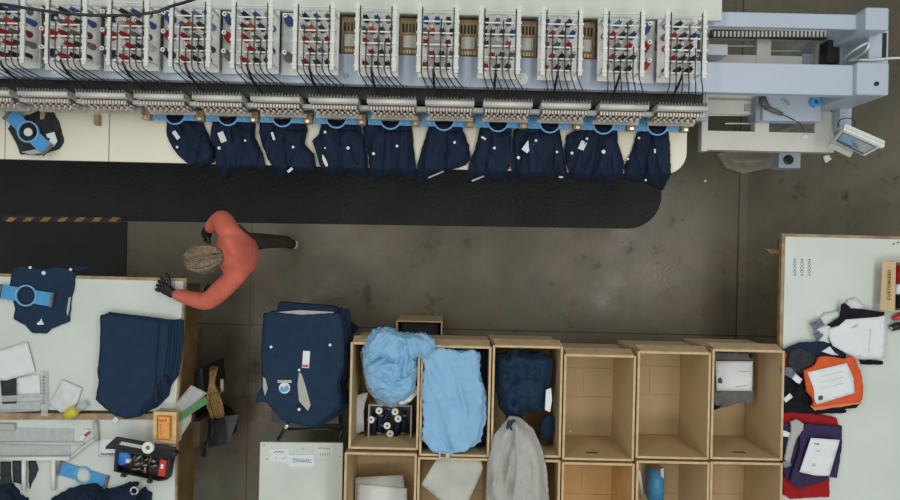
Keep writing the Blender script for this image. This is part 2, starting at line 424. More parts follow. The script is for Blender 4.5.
def HX(i): return P(15 + 58.5*11 + 24.5, 112, 1.28).x + (i - 11)*PITCH
def RX(j): return P(-17 + 62.06*11 + 20.5, 40, 1.52).x + (j - 11)*PITCH
def build_head(x):
    hw = .144
    bm = BM()
    # slanted case profile in (y,z)
    prof = [(.895, 1.06), (.895, 1.265), (.872, 1.265), (.860, 1.235), (.848, 1.10), (.848, 1.06)]
    L_, R_ = [], []
    for y, z in prof: L_.append(bm.verts.new((x-hw, y, z))); R_.append(bm.verts.new((x+hw, y, z)))
    bm.faces.new(L_); bm.faces.new(R_[::-1])
    for k in range(6): bm.faces.new((L_[k], L_[(k+1) % 6], R_[(k+1) % 6], R_[k]))
    h = obj('embroidery_head', bm, HEADM, mach)
    bm = BM(); tube(bm, [(x-hw-.002, .874, 1.262), (x+hw+.002, .874, 1.262)], .0165, 12); obj('thread_roller', bm, mat('roller', (206, 208, 200), .35, .02), h, True)
    bm = BM(); prism(bm, [(x-hw+.006, .838), (x+hw-.006, .838), (x+hw-.006, .856), (x-hw+.006, .856)], 1.085, 1.225); obj('needle_recess', bm, HEADB, h)
    bm = BM()
    for k in range(15):
        xx = x - hw + .018 + k*(2*hw-.036)/14
        box(bm, xx-.0055, xx+.0055, .830, .85, 1.20, 1.228)
    obj('thread_guides', bm, mat('guide_metal', (210, 200, 188), .35, .1, 60), h)
    bm = BM()
    for k in range(15):
        xx = x - hw + .018 + k*(2*hw-.036)/14; yy = .829 - (k % 2)*.014
        box(bm, xx-.0065, xx+.0065, yy, yy+.013, 1.09, 1.16)
    obj('needle_bars', bm, mat('needle_bar_metal', (206, 196, 184), .35, .1, 60), h)
    bm = BM()
    for k in range(8):
        xx = x - hw + .024 + k*(2*hw-.048)/7
        tube(bm, [(xx, .815, 1.13), (xx, .826, 1.08)], .007, 8)
    obj('take_up_levers', bm, mat('lever_metal', (190, 176, 160), .4, .1, 60), h)
    obj('face_ledge', box(BM(), x-hw, x+hw, .806, .828, 1.04, 1.06), mat('ledge', (178, 172, 160), .4, .06, 30), h)
    bm = BM()
    for k in range(16):
        xx = x - hw + .006 + k*(2*hw-.012)/15; box(bm, xx-.003, xx+.003, .886, .902, 1.262, 1.288)
    obj('tube_sockets', bm, mat('socket', (120, 118, 112), .5), h)
    bm = BM(); tube(bm, [(x, .842, 1.05), (x, .838, .96)], .012, 8); obj('presser_bar', bm, CHROME, h)
    return h
def copy_part(o, dx, parent):
    c = o.copy(); COL.objects.link(c); c.parent = parent
    for ch in list(o.children): copy_part(ch, 0, c)
    c.location.x += dx; return c
h0 = build_head(HX(-1))
for i in range(0, 12): copy_part(h0, PITCH*(i+1), mach)

# racks
Y0, Y1 = .995, 1.365; ZR = 1.52
rows_y = [Y1 - .030 - .0645*k for k in range(6)]
def build_rack(x):
    hw = .115
    bm = BM()
    for s in (-1, 1):
        xx = x + s*(hw - .011); box(bm, xx-.011, xx+.011, Y0-.01, Y1, ZR-.012, ZR)
        for k in range(6): box(bm, xx-.015, xx+.015, rows_y[k]-.007, rows_y[k]+.007, ZR-.014, ZR+.004)
    for k in range(6): box(bm, x-hw+.02, x+hw-.02, rows_y[k]-(.004 if k else .002), rows_y[k]+(.004 if k else .002), ZR-.010, ZR-.003)
    r = obj('thread_rack', bm, mat('rack_white', (206, 210, 202), .45, .03, 20), mach)
    for s in (-1, 1):
        for y in (Y0+.03, Y1-.04):
            bm = BM(); box(bm, x+s*(hw-.011)-.005, x+s*(hw-.011)+.005, y-.005, y+.005, 1.30, ZR-.012); obj('rack_post', bm, CHROME, r)
    bm = BM(); box(bm, x-hw, x+hw, Y0, Y1-.005, 1.36, 1.37)
    obj('cone_shelf', bm, mat('shelf_white', (206, 208, 202), .5, .03, 20), r)
    hx = x + (HX(0) - RX(0))
    for k in range(6):
        xs_ = x - hw + .028 + k*(2*hw-.056)/5
        xe = hx - .11 + k*.22/5
        ys = rows_y[(k*2) % 5] + .01
        bm = BM()
        tube(bm, [(xs_, ys, ZR+.006), (xs_, (ys+Y0)/2, ZR+.008), (xs_, Y0, ZR+.004), (xs_+(xe-xs_)*.2, Y0-.035, ZR-.03), (xs_+(xe-xs_)*.75, .925, 1.36), (xe, .897, 1.285)], .0034, 6, 4)
        obj('thread_tube', bm, TUBEM, r, True)
    bm = BM()
    for k in range(13):
        xe = hx - .13 + k*.26/12; xs_ = x - .10 + k*.2/12
        tube(bm, [(xs_*.35+xe*.65, .945, 1.385), (xe*.8+xs_*.2, .915, 1.33), (xe, .897, 1.283)], .0018, 5, 3)
    obj('fine_tubes', bm, TUBEM, r, True)
    bm = BM(); xs_ = x - .02
    tube(bm, [(xs_, 1.0, 1.53), (xs_, .96, 1.47), (xs_+.005, .93, 1.38), (xs_+.02, .90, 1.30)], .007, 8, 4); obj('tube_bundle', bm, BLACK, r, True)
    return r
r0 = build_rack(RX(0))
for j in range(1, 12): copy_part(r0, PITCH*j, mach)
# housings between racks on the right half, white spool boards on the left half
for j in (5, 6, 7, 8, 9):
    xm = RX(j) + PITCH/2
    bm = BM(); box(bm, xm-.062, xm+.062, 1.15, 1.37, 1.12, 1.27); hs = obj('motor_housing', bm, TANP, mach, bevel=.004)
    bm = BM()
    for k in range(5): box(bm, xm-.045+k*.02, xm-.033+k*.02, 1.285, 1.335, 1.27, 1.273)
    obj('connector_slots', bm, BLACK, hs)
    bm = BM(); box(bm, xm-.04, xm+.04, 1.19, 1.26, 1.27, 1.285); obj('connector_cover', bm, CREAM, hs)
    bm = BM()
    for k in range(5): box(bm, xm-.036+k*.017, xm-.026+k*.017, 1.155, 1.175, 1.27, 1.284)
    obj('terminal_pins', bm, mat('ivory_pins', (220, 198, 150), .4), hs)
obj('drive_shaft', tube(BM(), [(-3.6, 1.26, 1.2), (RX(11), 1.26, 1.2)], .03, 12), mat('tan_steel', (150, 140, 122), .4, .1), mach, True)
for j in (0, 1, 2, 3, 4, 10):
    xm = RX(j) + PITCH/2
    bm = BM(); box(bm, xm-.055, xm+.055, 1.0, 1.365, 1.315, 1.325); obj('spool_board', bm, WHITEF, mach)
for (x, y, r_) in ((57, 68, 6), (522, 79, 6)):
    bm = BM(); lathe(bm, P(x, y, 1.30), [(r_/170, 0), (r_/170, .006), (.008, .007), (.008, .015)], 20); obj('round_cap', bm, WHITEP, mach)
bm = BM(); lathe(bm, P(346, 76, 1.30), [(.016, 0), (.016, .004)], 20); obj('round_cap', bm, LAVD, mach)
# hoop brackets
hoopx = [177.5, 230, 284, 337.5, 391, 444, 497.5, 549, 602, 655.5]
def hoop_c(k, h=.93): return P(hoopx[k], 118.6 + .0155*(hoopx[k]-177), h)
for k in range(-1, 10):
    x = hoop_c(0).x - PITCH/2 - .0 + (k+1)*(hoop_c(9).x - hoop_c(0).x)/9
    bm = BM(); box(bm, x-.024, x+.024, .782, .85, .945, 1.0); b_ = obj('hoop_bracket', bm, TANP, mach, bevel=.004)
    bm = BM(); lathe(bm, (x, .795, 1.0), [(.012, 0), (.012, .01)], 12); obj('bracket_screw', bm, CHROME, b_)
for (x, y) in ((42, 116), (96, 121)):
    bm = BM(); pbox(bm, x-2.2, y-6, x+2.2, y+4, .93, .886); obj('hoop_bracket', bm, TANP, mach, bevel=.003)
bm = BM(); pbox(bm, 668, 122, 684, 131, .94, .886); obj('end_clamp', bm, CHROME, mach, bevel=.004)
# control panel on its arm: tilted slab
def slab(bm, corners, th):
    """corners = 4 world points; thickness along the plane normal"""
    c = [Vector(p) for p in corners]; n = (c[1]-c[0]).cross(c[3]-c[0]).normalized()
    if n.z < 0: n = -n
    lo = [bm.verts.new(p - n*th) for p in c]; hi = [bm.verts.new(p) for p in c]
    bm.faces.new(lo[::-1]); bm.faces.new(hi)
    for i in range(4): bm.faces.new((lo[i], lo[(i+1) % 4], hi[(i+1) % 4], hi[i]))
    return bm
def bil(c, u, v):
    c = [Vector(p) for p in c]; return (c[0]*(1-u)+c[1]*u)*(1-v) + (c[3]*(1-u)+c[2]*u)*v
cpc = [P(844, 128, 1.22), P(884.5, 145.5, 1.22), P(864, 156.5, 1.08), P(833.5, 141, 1.08)]
cp = obj('control_panel', slab(BM(), cpc, .035), WHITEP, mach, bevel=.004)
nn = (cpc[1]-cpc[0]).cross(cpc[3]-cpc[0]).normalized(); nn = nn if nn.z > 0 else -nn
def sub(u0, u1, v0, v1, lift): return [bil(cpc, u, v) + nn*lift for u, v in ((u0, v0), (u1, v0), (u1, v1), (u0, v1))]
SCR = mat('lcd_screen', (160, 180, 196), .25, .06, 40)
obj('screen_bezel', slab(BM(), sub(.04, .93, .22, .93, .002), .003), mat('bezel', (120, 138, 158), .4), cp)
obj('screen', slab(BM(), sub(.08, .50, .28, .72, .0035), .002), SCR, cp)
obj('screen', slab(BM(), sub(.52, .88, .30, .80, .0035), .002), mat('lcd_green', (172, 184, 172), .25, .06, 40), cp)
bm = BM()
for i in range(6):
    for j in range(3): 
        u, v = .16+i*.05, .33+j*.10; slab(bm, sub(u, u+.028, v, v+.05, .0045), .001)
obj('screen_icons', bm, mat('icon_blue', (90, 170, 220), .4), cp)
bm = BM()
for i in range(9): u = .08+i*.09; slab(bm, sub(u, u+.06, .82, .90, .005), .002)
obj('panel_keys', bm, mat('panel_key', (66, 84, 110), .5), cp)
obj('panel_rim', slab(BM(), sub(0, 1.0, 0, .13, .012), .02), mat('rim_white', (224, 228, 226), .4), cp)
obj('panel_foot', slab(BM(), [P(831, 143, 1.03), P(853, 153, 1.03), P(850, 157.5, 1.0), P(828, 147, 1.0)], .03), CREAM, cp)
bm = BM(); tube(bm, [P(848, 128, .95), P(852, 135, 1.1), P(856, 140, 1.15)], .012, 8); obj('panel_stem', bm, CREAM, mach)
bm = BM(); tube(bm, [P(838, 130, .9), P(839, 121, 1.0), P(848, 118, 1.05), P(855, 122, 1.05), P(852, 130, 1.1)], .003, 6, 6); obj('panel_cable', bm, BLACK, mach, True)

# things on the machine's end
t = empty('cutting_tool', P(765, 103, .962), 'dark grey hand tool with a cord lying on the lavender machine tray', 'hand tool')
bm = BM(); tube(bm, [P(762, 97, .985), P(764, 104, .99), P(767, 108, .985)], [.022, .026, .018], 10); obj('head', bm, mat('gun_grey', (86, 88, 84), .5), t, True)
bm = BM(); tube(bm, [P(766, 107, .982), P(774, 111, .98), P(782, 114, .978)], [.016, .015, .013], 10); obj('handle', bm, mat('gun_grey2', (104, 100, 98), .5), t, True)
bm = BM(); tube(bm, [P(782, 114, .978), P(792, 119, .968), P(800, 124, .93), P(804, 130, .88)], .003, 6, 5); obj('cord', bm, BLACK, t, True)
bm = BM(); c = P(785.5, 102.5, .968); obox(bm, c, .06, .028, .014, -.8); tag(obj('metal_clip', bm, CHROME, bevel=.003), 'small silver metal clip beside the hand tool on the machine tray', 'clip')
bm = BM(); ring(bm, P(813.5, 102.5, .962), .014, .031, 0, .03, 24); tag(obj('tape_roll', bm, mat('tape_blue', (70, 150, 208), .5, .15, 60)), 'small bright blue tape roll on the lavender machine tray', 'tape roll')
bm = BM(); tube(bm, [P(817, 100, .97), P(823, 97, .98), P(828, 104, .95), P(832, 112, .9)], .003, 6, 5)
tag(obj('thin_cable', bm, BLACK, smooth=True), 'thin black cable curling over the machine beside the blue tape roll', 'cable')
Cloth_ = Cloth('paper_scrap', [(801, 137), (805, 134), (810, 135), (808, 138.5), (803, 139)], .861, PAPER, thick=.01, amp=.01, step=1.5)
tag(Cloth_.o, 'crumpled white paper scrap on the machine bed below the tool cord', 'paper')
bm = BM(); tube(bm, [P(845, 62, 1.04), P(846, 57, 1.1), P(856, 49, 1.2), P(868, 43, 1.25), P(867, 49, 1.25), P(858, 57, 1.15), P(849, 61, 1.1), P(860, 60, 1.25), P(871, 60, 1.25), P(900, 58, 1.2), P(930, 62, 1.1)], .007, 8, 6)
tag(obj('air_hose', bm, WHITEP, smooth=True), 'white looped hose lying over the right end of the machine', 'hose')
c = Cloth('plastic_bag', [(718, 153), (730, 151), (782, 151), (783, 161), (770, 168), (745, 173), (728, 168)], .03, mat('hazy_plastic', (196, 186, 170), .3, .05, 30, alpha=.35), thick=.05, dome=.14, amp=.02, ridge=True, freq=.1, step=2)
tag(c.o, 'crumpled clear plastic bag on the floor under the machine bed', 'plastic bag')
c = Cloth('paper_scrap', [(823, 156), (829, 155), (832, 159), (826, 163), (824, 160)], .001, PAPER, thick=.012, amp=.01, step=1.5)
tag(c.o, 'crumpled white scrap on the floor below the control panel', 'paper')
bm = BM(); lathe(bm, P(705, 181, 0), [(.010, .001), (.010, .006)], 10)
tag(obj('bottle_top', bm, WHITEP), 'tiny white cap on the bare floor left of the floor joint', 'cap')
# overhead cable
bm = BM(); tube(bm, [P(-60, -4, 1.9), P(0, 4, 1.9), P(50, 11.5, 1.88), P(100, 15.5, 1.86), P(150, 13, 1.86), P(172, 6, 1.86), P(192, 0, 1.9), P(230, -14, 2)], .008, 8, 6)
tag(obj('hanging_cable', bm, BLACK, smooth=True), 'thick black cable sagging over the thread racks at the left', 'cable')

# ---------------------------------------------------------------- thread cones
cone_cols = {
 'navy': (34, 38, 66), 'blue': (62, 92, 156), 'pale blue': (120, 146, 190), 'orange': (214, 92, 52), 'red': (186, 34, 38), 'dark red': (120, 34, 44),
 'grey': (120, 122, 116), 'dark grey': (66, 72, 72), 'black': (26, 27, 30), 'white': (214, 216, 212), 'brown': (110, 72, 60), 'pink': (196, 110, 110)}
CM = {k: mat('thread_'+k.replace(' ', '_'), v, .6, .12, 90, .3, 400) for k, v in cone_cols.items()}
def make_cone(loc, colr, r, hh, label, group):
    bm = BM(); lathe(bm, loc, [(r, 0), (r, .012), (r*.55, hh*.9), (r*.5, hh*.92)], 14)
    o = obj('thread_cone', bm, CM[colr], None, True); tag(o, label, 'thread cone', group)
    bm = BM(); ring(bm, (loc[0], loc[1], loc[2]), r*.2, r*.46, hh*.6, hh, 12); core = obj('core', bm, WHITEP, o)
    bm = BM(); lathe(bm, (loc[0], loc[1], loc[2]), [(r*.22, hh*.6), (r*.22, hh*.93)], 10); obj('core_hole', bm, BLACK, core)
    return o
protos = {}
def put_cone(loc, colr, size, label, group):
    k = (colr, size)
    r, hh = (.018, .115) if size == 's' else (.028, .12)
    if k not in protos:
        protos[k] = (make_cone(Vector(loc), colr, r, hh, label, group), Vector(loc)); return
    src, l0 = protos[k]
    def cp_(o, par=None):
        c = o.copy(); COL.objects.link(c)
        if par: c.parent = par
        for ch in o.children: cp_(ch, c)
        return c
    c = cp_(src); c.location = src.location + (Vector(loc) - l0); tag(c, label, 'thread cone', group)
layout = [[(-.072, 'navy'), (-.008, 'blue'), (.056, 'grey')],
          [(-.080, 'grey'), (-.036, 'orange'), (.020, 'dark grey'), (.078, 'blue')],
          [(-.072, 'red'), (-.008, 'grey'), (.056, 'dark red')],
          [(-.036, 'red'), (.020, 'dark grey'), (.078, 'grey')],
          [(-.072, 'red'), (-.004, 'black'), (.058, 'black')]]
rown = ['back', 'second', 'middle', 'fourth', 'front']
alt = {('navy'): ['navy', 'blue', 'pale blue'], ('blue'): ['blue', 'pale blue', 'navy'], 'grey': ['grey', 'white', 'dark grey', 'brown'], 'dark red': ['dark red', 'pink', 'red'], 'dark grey': ['dark grey', 'black', 'grey'],
       'orange': ['orange', 'orange', 'brown'], 'red': ['red', 'red', 'dark red'], 'black': ['black', 'black', 'navy']}
for j in range(12):
    for ri, row in enumerate(layout):
        yy = (rows_y[ri] + rows_y[ri+1]) / 2 + .014
        for ci, (dx, cc_) in enumerate(row):
            c_ = cc_ if random.random() < .6 else random.choice(alt[cc_])
            put_cone((RX(j)+dx, yy, 1.371), c_, 's', f'{c_} thread cone, {ORD[ci]} in the {rown[ri]} row, {ORD[j]} rack from the left', 'thread cones in the racks')
big = {0: [('navy', 0), ('red', 1), ('navy', 2)], 1: [('navy', 0), ('red', 1), ('navy', 2)], 2: [('blue', 0), ('red', 1), ('navy', 2)], 3: [('blue', 0), ('red', 1), ('grey', 2)],
       4: [('blue', 0), ('grey', 2)], 10: [('blue', 0), ('red', 1), ('red', 2)]}
for j, l in big.items():
    for c_, k in l:
        put_cone((RX(j)+PITCH/2-.008, 1.31-k*.105, 1.326), c_, 'b', f'large {c_} thread cone, {["back","middle","front"][k]} one on the board right of the {ORD[j]} rack', 'large cones between the racks')

# ---------------------------------------------------------------- hoops
def hoop(loc, ang, label, r=.066, L=.165, wd=.088, clips=True, group='blue embroidery hoops', am=None):
    am = am or BLUEH
    t = empty('embroidery_hoop', loc, label, 'hoop', group)
    bm = BM(); ring(bm, loc, r-.006, r+.003, 0, .014, 36); obj('ring', bm, BLUEL, t)
    d = Vector((math.cos(ang), math.sin(ang), 0)); n = Vector((-d.y, d.x, 0))
    for s in (-1, 1):
        bm = BM(); ps = []
        a0 = math.asin(min(1, wd/2/(r+.001)))
        for k in range(9):
            a = -a0 + 2*a0*k/8; ps.append(Vector(loc) + d*s*(r+.001)*math.cos(a) + n*(r+.001)*math.sin(a))
        ps += [Vector(loc) + d*s*L + n*wd/2, Vector(loc) + d*s*L - n*wd/2]
        prism(bm, ps, loc[2]+.002, loc[2]+.008); obj('arm', bm, am, t)
        if clips:
            bm = BM(); c = Vector(loc) + d*s*(L+.004) + Vector((0, 0, .010)); obox(bm, c, .016, wd*1.08, .016, ang); obj('clip', bm, mat('clip_grey', (104, 100, 98), .45, .1, 30), t)
    return t
for k in range(10):
    c = hoop_c(k)
    hoop((c.x, .826, .962), 0, f'blue hoop under the machine heads holding the {ORD[k]} navy polo from the left', L=.142, wd=.082, am=mat('hoop_pale_blue_print', (96, 156, 200), .4, .18, 90), clips=False, group='hoops clamped under the heads')

# ---------------------------------------------------------------- polos hanging off the machine
def drape(px, py):
    ye = 160.5 + .019*px
    if py < ye: return .889
    t = (py - ye) / 22
    return .889 - .30*t**1.15
polos = [
 [(166.5,114),(199.5,114),(208,137),(214,151),(213,162),(203,166.5),(187,163),(178,155),(171,145.5),(166.5,135)],
 [(213,118),(254.5,116),(254.5,137),(262,153),(266,169),(254.5,169),(242,169.5),(231.5,172),(226,179.5),(221.5,178.5),(216,167),(214.5,151),(210,137)],
 [(260,120),(306,118),(307,130),(304,144),(313,153),(316.5,171),(300,174),(290,171),(284,178),(277,174),(268,160),(262,145),(259,133)],
 [(322,120),(358,120),(363.5,138),(367,153.5),(368,177),(358,176),(349.5,170.5),(341,176.5),(331.5,174),(324,171),(319,165),(316,151.5),(312,141),(319,133.6)],
 [(362.6,122),(411,121),(413.6,144),(416,165),(414,180),(403,177),(391,173),(384,179),(377,179.5),(370,175),(369,157),(364.5,142)],
 [(430.6,121),(460,121),(469,146),(471,159),(465.5,165),(445,171.4),(428,179),(418,184.6),(416,182.7),(417,166.7),(422,148)],
 [(481.3,122),(512,122),(511,144),(510,166),(504,178),(497.5,181.4),(487,179),(482,179),(471,183),(467.5,179.7),(468.6,166),(475.4,147.4)],
 [(513.6,130),(523,124),(558,123),(562,140.6),(564,154),(568,178),(560,178.8),(550,175.4),(536.6,178),(523,180.5),(514.5,176),(511,168),(511.5,152.5)],
 [(567,135),(589,124),(617,125),(618,142.4),(624,162),(623,173),(614.4,180),(603.6,183),(593.7,180),(582,182),(571,176.6),(567,164),(564.5,150)],
 [(637.7,133),(645,124),(668,124),(670,146),(671,174.8),(663,190),(655.7,187.4),(645.8,182),(634,182),(625,178.4),(625,165.8),(632.4,149.6)]]
marks = [
 [('q',176,135,9,4,55),('d',177,147,1.3)],
 [('q',222,137,6,10.5,-22),('d',219,148,1.6),('d',245,140.5,1.1)],
 [('q',273,136,2.4,8,-18),('d',293,147,1.3),('q',290,170,2.5,6,50)],
 [('d',325,132,1.4),('d',348,148,1.6),('d',325,148,.9)],
 [('d',373.5,153.6,1.5),('d',397,146,1.4)],
 [('d',454.6,142.4,1.4),('q',436,174.5,17,1.3,-23)],
 [('q',483.6,138,5,2,30),('d',494.4,148,1.4),('q',478,178.5,13,1.6,-22)],
 [('q',527.6,146.8,7,11,35),('d',518.5,157.6,1.6),('d',536,140.5,1.4),('d',557,152,1.2),('q',561,177,4,1.6,5)],
 [('q',582.5,145.5,6,9,25),('d',572,153,1.5),('d',587,138.6,1.3),('d',603.6,151.7,2)],
 [('d',639,138,1.2),('q',655,151,1.6,4,0),('d',628,159,1.1),('d',645.8,180,1.2)]]
look = ['with a small red and white tag', 'with a long white label near its collar', 'with a thin white placket showing', 'with a smooth round hem', 'with a deep dark fold down its middle',
        'slanting to a pointed corner with pale hem lining', 'in two narrow folds with pale hem', 'with a tilted white paper label', 'with a white label edged in brown', 'at the machine end with its corner hanging lowest']
folds = [((206,114),(196,168)), ((233,114),(256,172)), ((281,114),(290,180)), ((342,114),(338,180)), ((387,114),(383,184)), ((449,114),(447,190)), ((497,114),(483,186)), ((532,114),(517,186)), ((605,114),(590,190)), ((657,114),(643,192))]
def clip(pl, a, b):
    out = []; f = lambda p: (b[0]-a[0])*(p[1]-a[1]) - (b[1]-a[1])*(p[0]-a[0])
    for k in range(len(pl)):
        p, q = pl[k], pl[(k+1) % len(pl)]; u, v = f(p), f(q)
        if u <= 0: out.append(p)
        if (u < 0) != (v < 0): t = u/(u-v); out.append((p[0]+(q[0]-p[0])*t, p[1]+(q[1]-p[1])*t))
    return out
for i, (pl, mk) in enumerate(zip(polos, marks)):
    c = Cloth('navy_polo', pl, drape, NAVY2, thick=.020, amp=.034, freq=.07, fx=1.3, fy=.28, ang=(i % 3 - 1)*.22, ridge=True, edge=5, step=2.0, seed=i+1, dome=.012)
    tag(c.o, f'navy polo {look[i]}, {ORD[i]} on the machine', 'polo shirt', 'navy polos hooped under the machine heads')
    part_ = [(x-.6, y) for x, y in clip([(x, max(y, 128 + .0155*(x-177))) for x, y in pl], *folds[i])]
    root_c = c
    c3 = Cloth('front_panel', part_, lambda x, y: root_c.h(x, y)+.001, NAVY2, root_c.o, thick=.016, amp=.010, freq=.06, fy=.3, edge=5, step=2.0, seed=i+30, dome=.018)
    for m_ in mk:
        c = c3 if inside(m_[1], m_[2], c3.poly) else root_c
        if m_[0] == 'd': c.patch('button', disc(m_[1], m_[2], m_[3], 10), WHITEP)
        else: c.patch('label' if m_[3] < 12 else 'hem_lining', quad(*m_[1:]), PAPER if m_[3] < 12 else GREYF)

# dark garment and hoop on the machine table, left
c = Cloth('dark_garment', [(8,129),(13,120),(22,118),(33,113),(40,110),(52,112),(57,120),(61,130),(63,142),(58,149),(45,153),(38,155),(20,154),(16,143),(12,136)], .886, CHAR, thick=.012, dome=.03, amp=.02, ridge=True, freq=.08, seed=31)
tag(c.o, 'dark rumpled garment in a blue hoop on the beige machine table at left', 'garment')
c.patch('label', [(46,134),(54,132),(57,141),(53,147),(49,143)], PAPER)
c.patch('lining', [(21,152),(37,149),(43,153),(30,154.5)], GREYF)
hoop(P(29, 132, .955), -math.radians(42), 'blue hoop lying tilted on the dark garment at the left of the machine table')
c.patch('embroidered_logo', disc(28, 132, 4.2, 16), WHITEP, lift=.008)

# ---------------------------------------------------------------- tables
lt = empty('worktable', P(90, 340, 0), 'white-topped plywood worktable beside the person, holding the folded navy polo stack', 'worktable')
T1 = [(-60, 272), (186.5, 278.5), (177.5, 412), (-60, 409)]
def inset(pts, d):
    cx, cy = sum(p[0] for p in pts)/4, sum(p[1] for p in pts)/4
    return [(x + (d if x < cx else -d), y + (d if y < cy else -d)) for x, y in pts]
obj('tabletop', pprism(BM(), T1, .896, .866), WOODE, lt)
obj('laminate', pprism(BM(), [(x, y) for x, y in [(-60, 275), (183.5, 281.5), (175.5, 411), (-60, 408.5)]], .90, .896), TABLEW, lt)
obj('side_panel', pprism(BM(), [(178.5, 285), (184.8, 285), (177, 411), (170.5, 411)], .866, .58), WOOD, lt)
obj('apron', pprism(BM(), [(-60, 275), (176, 281), (176, 284), (-60, 278)], .866, .78), WOOD, lt)
for (x, y) in ((128, 296), (122, 396), (-50, 296), (-50, 396)):
    bm = BM(); p = P(x, y, .86); box(bm, p.x-.04, p.x+.04, p.y-.04, p.y+.04, 0, .866); obj('leg', bm, WOOD, lt)
lt2 = empty('worktable', P(90, 460, 0), 'cluttered white worktable with the open black toolbox, behind it a wooden edge strip', 'worktable')
obj('tabletop', pprism(BM(), [(-60, 413), (177.5, 413), (176, 540), (-60, 540)], .896, .866), WOODE, lt2)
obj('laminate', pprism(BM(), [(-60, 419.5), (175.5, 419.5), (174, 540), (-60, 540)], .90, .896), TABLEW, lt2)
obj('edge_strip', pprism(BM(), [(-60, 413), (170, 414), (170, 419.3), (-60, 419.3)], .915, .896), WOODE, lt2)
obj('side_panel', pprism(BM(), [(170, 420), (177, 420), (175.5, 540), (168.5, 540)], .866, .56), WOOD, lt2)
for (x, y) in ((122, 426), (120, 530), (-50, 426), (-50, 530)):
    bm = BM(); p = P(x, y, .86); box(bm, p.x-.04, p.x+.04, p.y-.04, p.y+.04, 0, .866); obj('leg', bm, WOOD, lt2)
rt = empty('worktable', P(850, 380, 0), 'white-topped plywood worktable holding the orange, purple and white shirt piles', 'worktable')
obj('tabletop', pprism(BM(), [(782, 233.5), (960, 238), (960, 540), (775.5, 540)], .896, .86), WOODE, rt)
obj('laminate', pprism(BM(), [(785.5, 236.5), (960, 241), (960, 540), (778.5, 540)], .90, .896), TABLEW, rt)
obj('side_panel', pprism(BM(), [(781.5, 238), (787, 238), (781, 540), (776.5, 540)], .86, .81), WOOD, rt)
obj('bracket', pprism(BM(), [(764, 248.5), (783, 250.5), (783, 254), (771, 253.5)], .86, .84), WOOD, rt)
for (x, y) in ((868, 262), (950, 262), (862, 530), (950, 530)):
    bm = BM(); p = P(x, y, .86); box(bm, p.x-.04, p.x+.04, p.y-.04, p.y+.04, 0, .86); obj('leg', bm, WOOD, rt)
# sticker with three vertical words at the table corner
st = obj('sticker', pprism(BM(), [(786, 260), (812.5, 260.5), (811.5, 275.5), (785.5, 275)], .9012, .90), mat('sticker_film', (206, 212, 206), .35), rt)
for k in range(3): text('HOODY', P(794.5 + k*7.3, 267.5, .9016), .028, mat('faded_ink', (112, 120, 118), .7), st, rz=-PI/2)

# ---------------------------------------------------------------- stacks of navy polos
S1 = [(101,316),(110,313),(168,319),(183,320),(183,341),(179,375),(172,386),(168,396),(157,406.7),(139,416),(125,418.7),(115,414.7),(103,405),(96.5,400),(99.5,380),(98,372),(100,350)]
def shrink(pl, cx, cy, k, dx=0, dy=0): return [(cx+(x-cx)*k+dx, cy+(y-cy)*k+dy) for x, y in pl]
names6 = ['bottom', 'second lowest', 'third lowest', 'third highest', 'second highest', 'topmost']
for i in range(6):
    f = 1 - .0*i
    pl = [(x - (i*3.0 if x > 150 else 0) + (random.uniform(-1, 1) if i < 5 else 0), y + (random.uniform(-1.2, 1.2) if i < 5 else 0) + (1.5 if y < 330 and i == 5 else 0)) for x, y in S1]
    c = Cloth('folded_polo', pl, .901 + i*.013, NAVY, thick=.0125, amp=.003, freq=.05, edge=3, step=3.2, seed=40+i)
    tag(c.o, f'{names6[i]} folded navy polo of the stack on the left white worktable', 'polo shirt', 'navy polo stack on the left worktable')
for (pts_, nm) in (([(157,322),(160,322),(156,370),(158,402),(154,402)], 'fold'),):
    c.patch('fold', pts_, NAVY2, lift=.004)
c.patch('collar', [(160,378),(166,376),(168,388),(163,392)], NAVY2, lift=.005)
bm = BM(); pprism(bm, quad(115.5, 420, 5, 5, 35), .918, .916); tag(obj('hang_tag', bm, PAPER), 'small white hang tag poking out below the left navy polo stack', 'tag')

# stand with polo stack
stand = empty('tubular_stand', P(305, 370, 0), 'black tubular metal stand under the second navy polo stack', 'stand')
xs0, xs1, ys0, ys1 = rect(270, 318, 343, 440, .70)
obj('stand_top', box(BM(), xs0+.02, xs1-.02, ys0+.12, ys1-.02, .70, .72), BLACK, stand)
for (xa_, xb_) in ((xs0+.05, xs0+.05), (xs1-.04, xs1-.04)):
    bm = BM(); tube(bm, [(xa_-.08, ys0+.05, .02), (xa_+.03, ys0+.12, .69), (xa_+.03, ys1-.05, .69), (xa_-.06, ys1-.02, .02)], .011, 8); obj('leg_frame', bm, BLACK, stand, True)
bm = BM(); p, q = P(284, 429, .72), P(342, 429, .72); tube(bm, [p, q], .009, 8); obj('crossbar', bm, BLACK, stand, True)
bm = BM(); tube(bm, [P(278, 440, .72), P(286, 427, .74), P(288, 423, .72)], .012, 8); obj('arm_tube', bm, BLACK, stand, True)
bm = BM(); tube(bm, [P(339, 440, .72), P(343, 427, .72)], .012, 8); obj('arm_tube', bm, BLACK, stand, True)
bm = BM(); tube(bm, [P(285, 428, .745), P(288.5, 424, .745)], .015, 10); obj('chrome_cap', bm, CHROME, stand, True)
S2 = [(264.5,314),(272,312),(302,315),(334,313),(340,314),(344,338.5),(344,365),(337,382),(340,405),(334,411),(325.5,418),(314,427),(293.5,422.7),(282,420),(272,408),(266,402),(256,401),(258.7,393.7),(263,385),(261.6,353)]
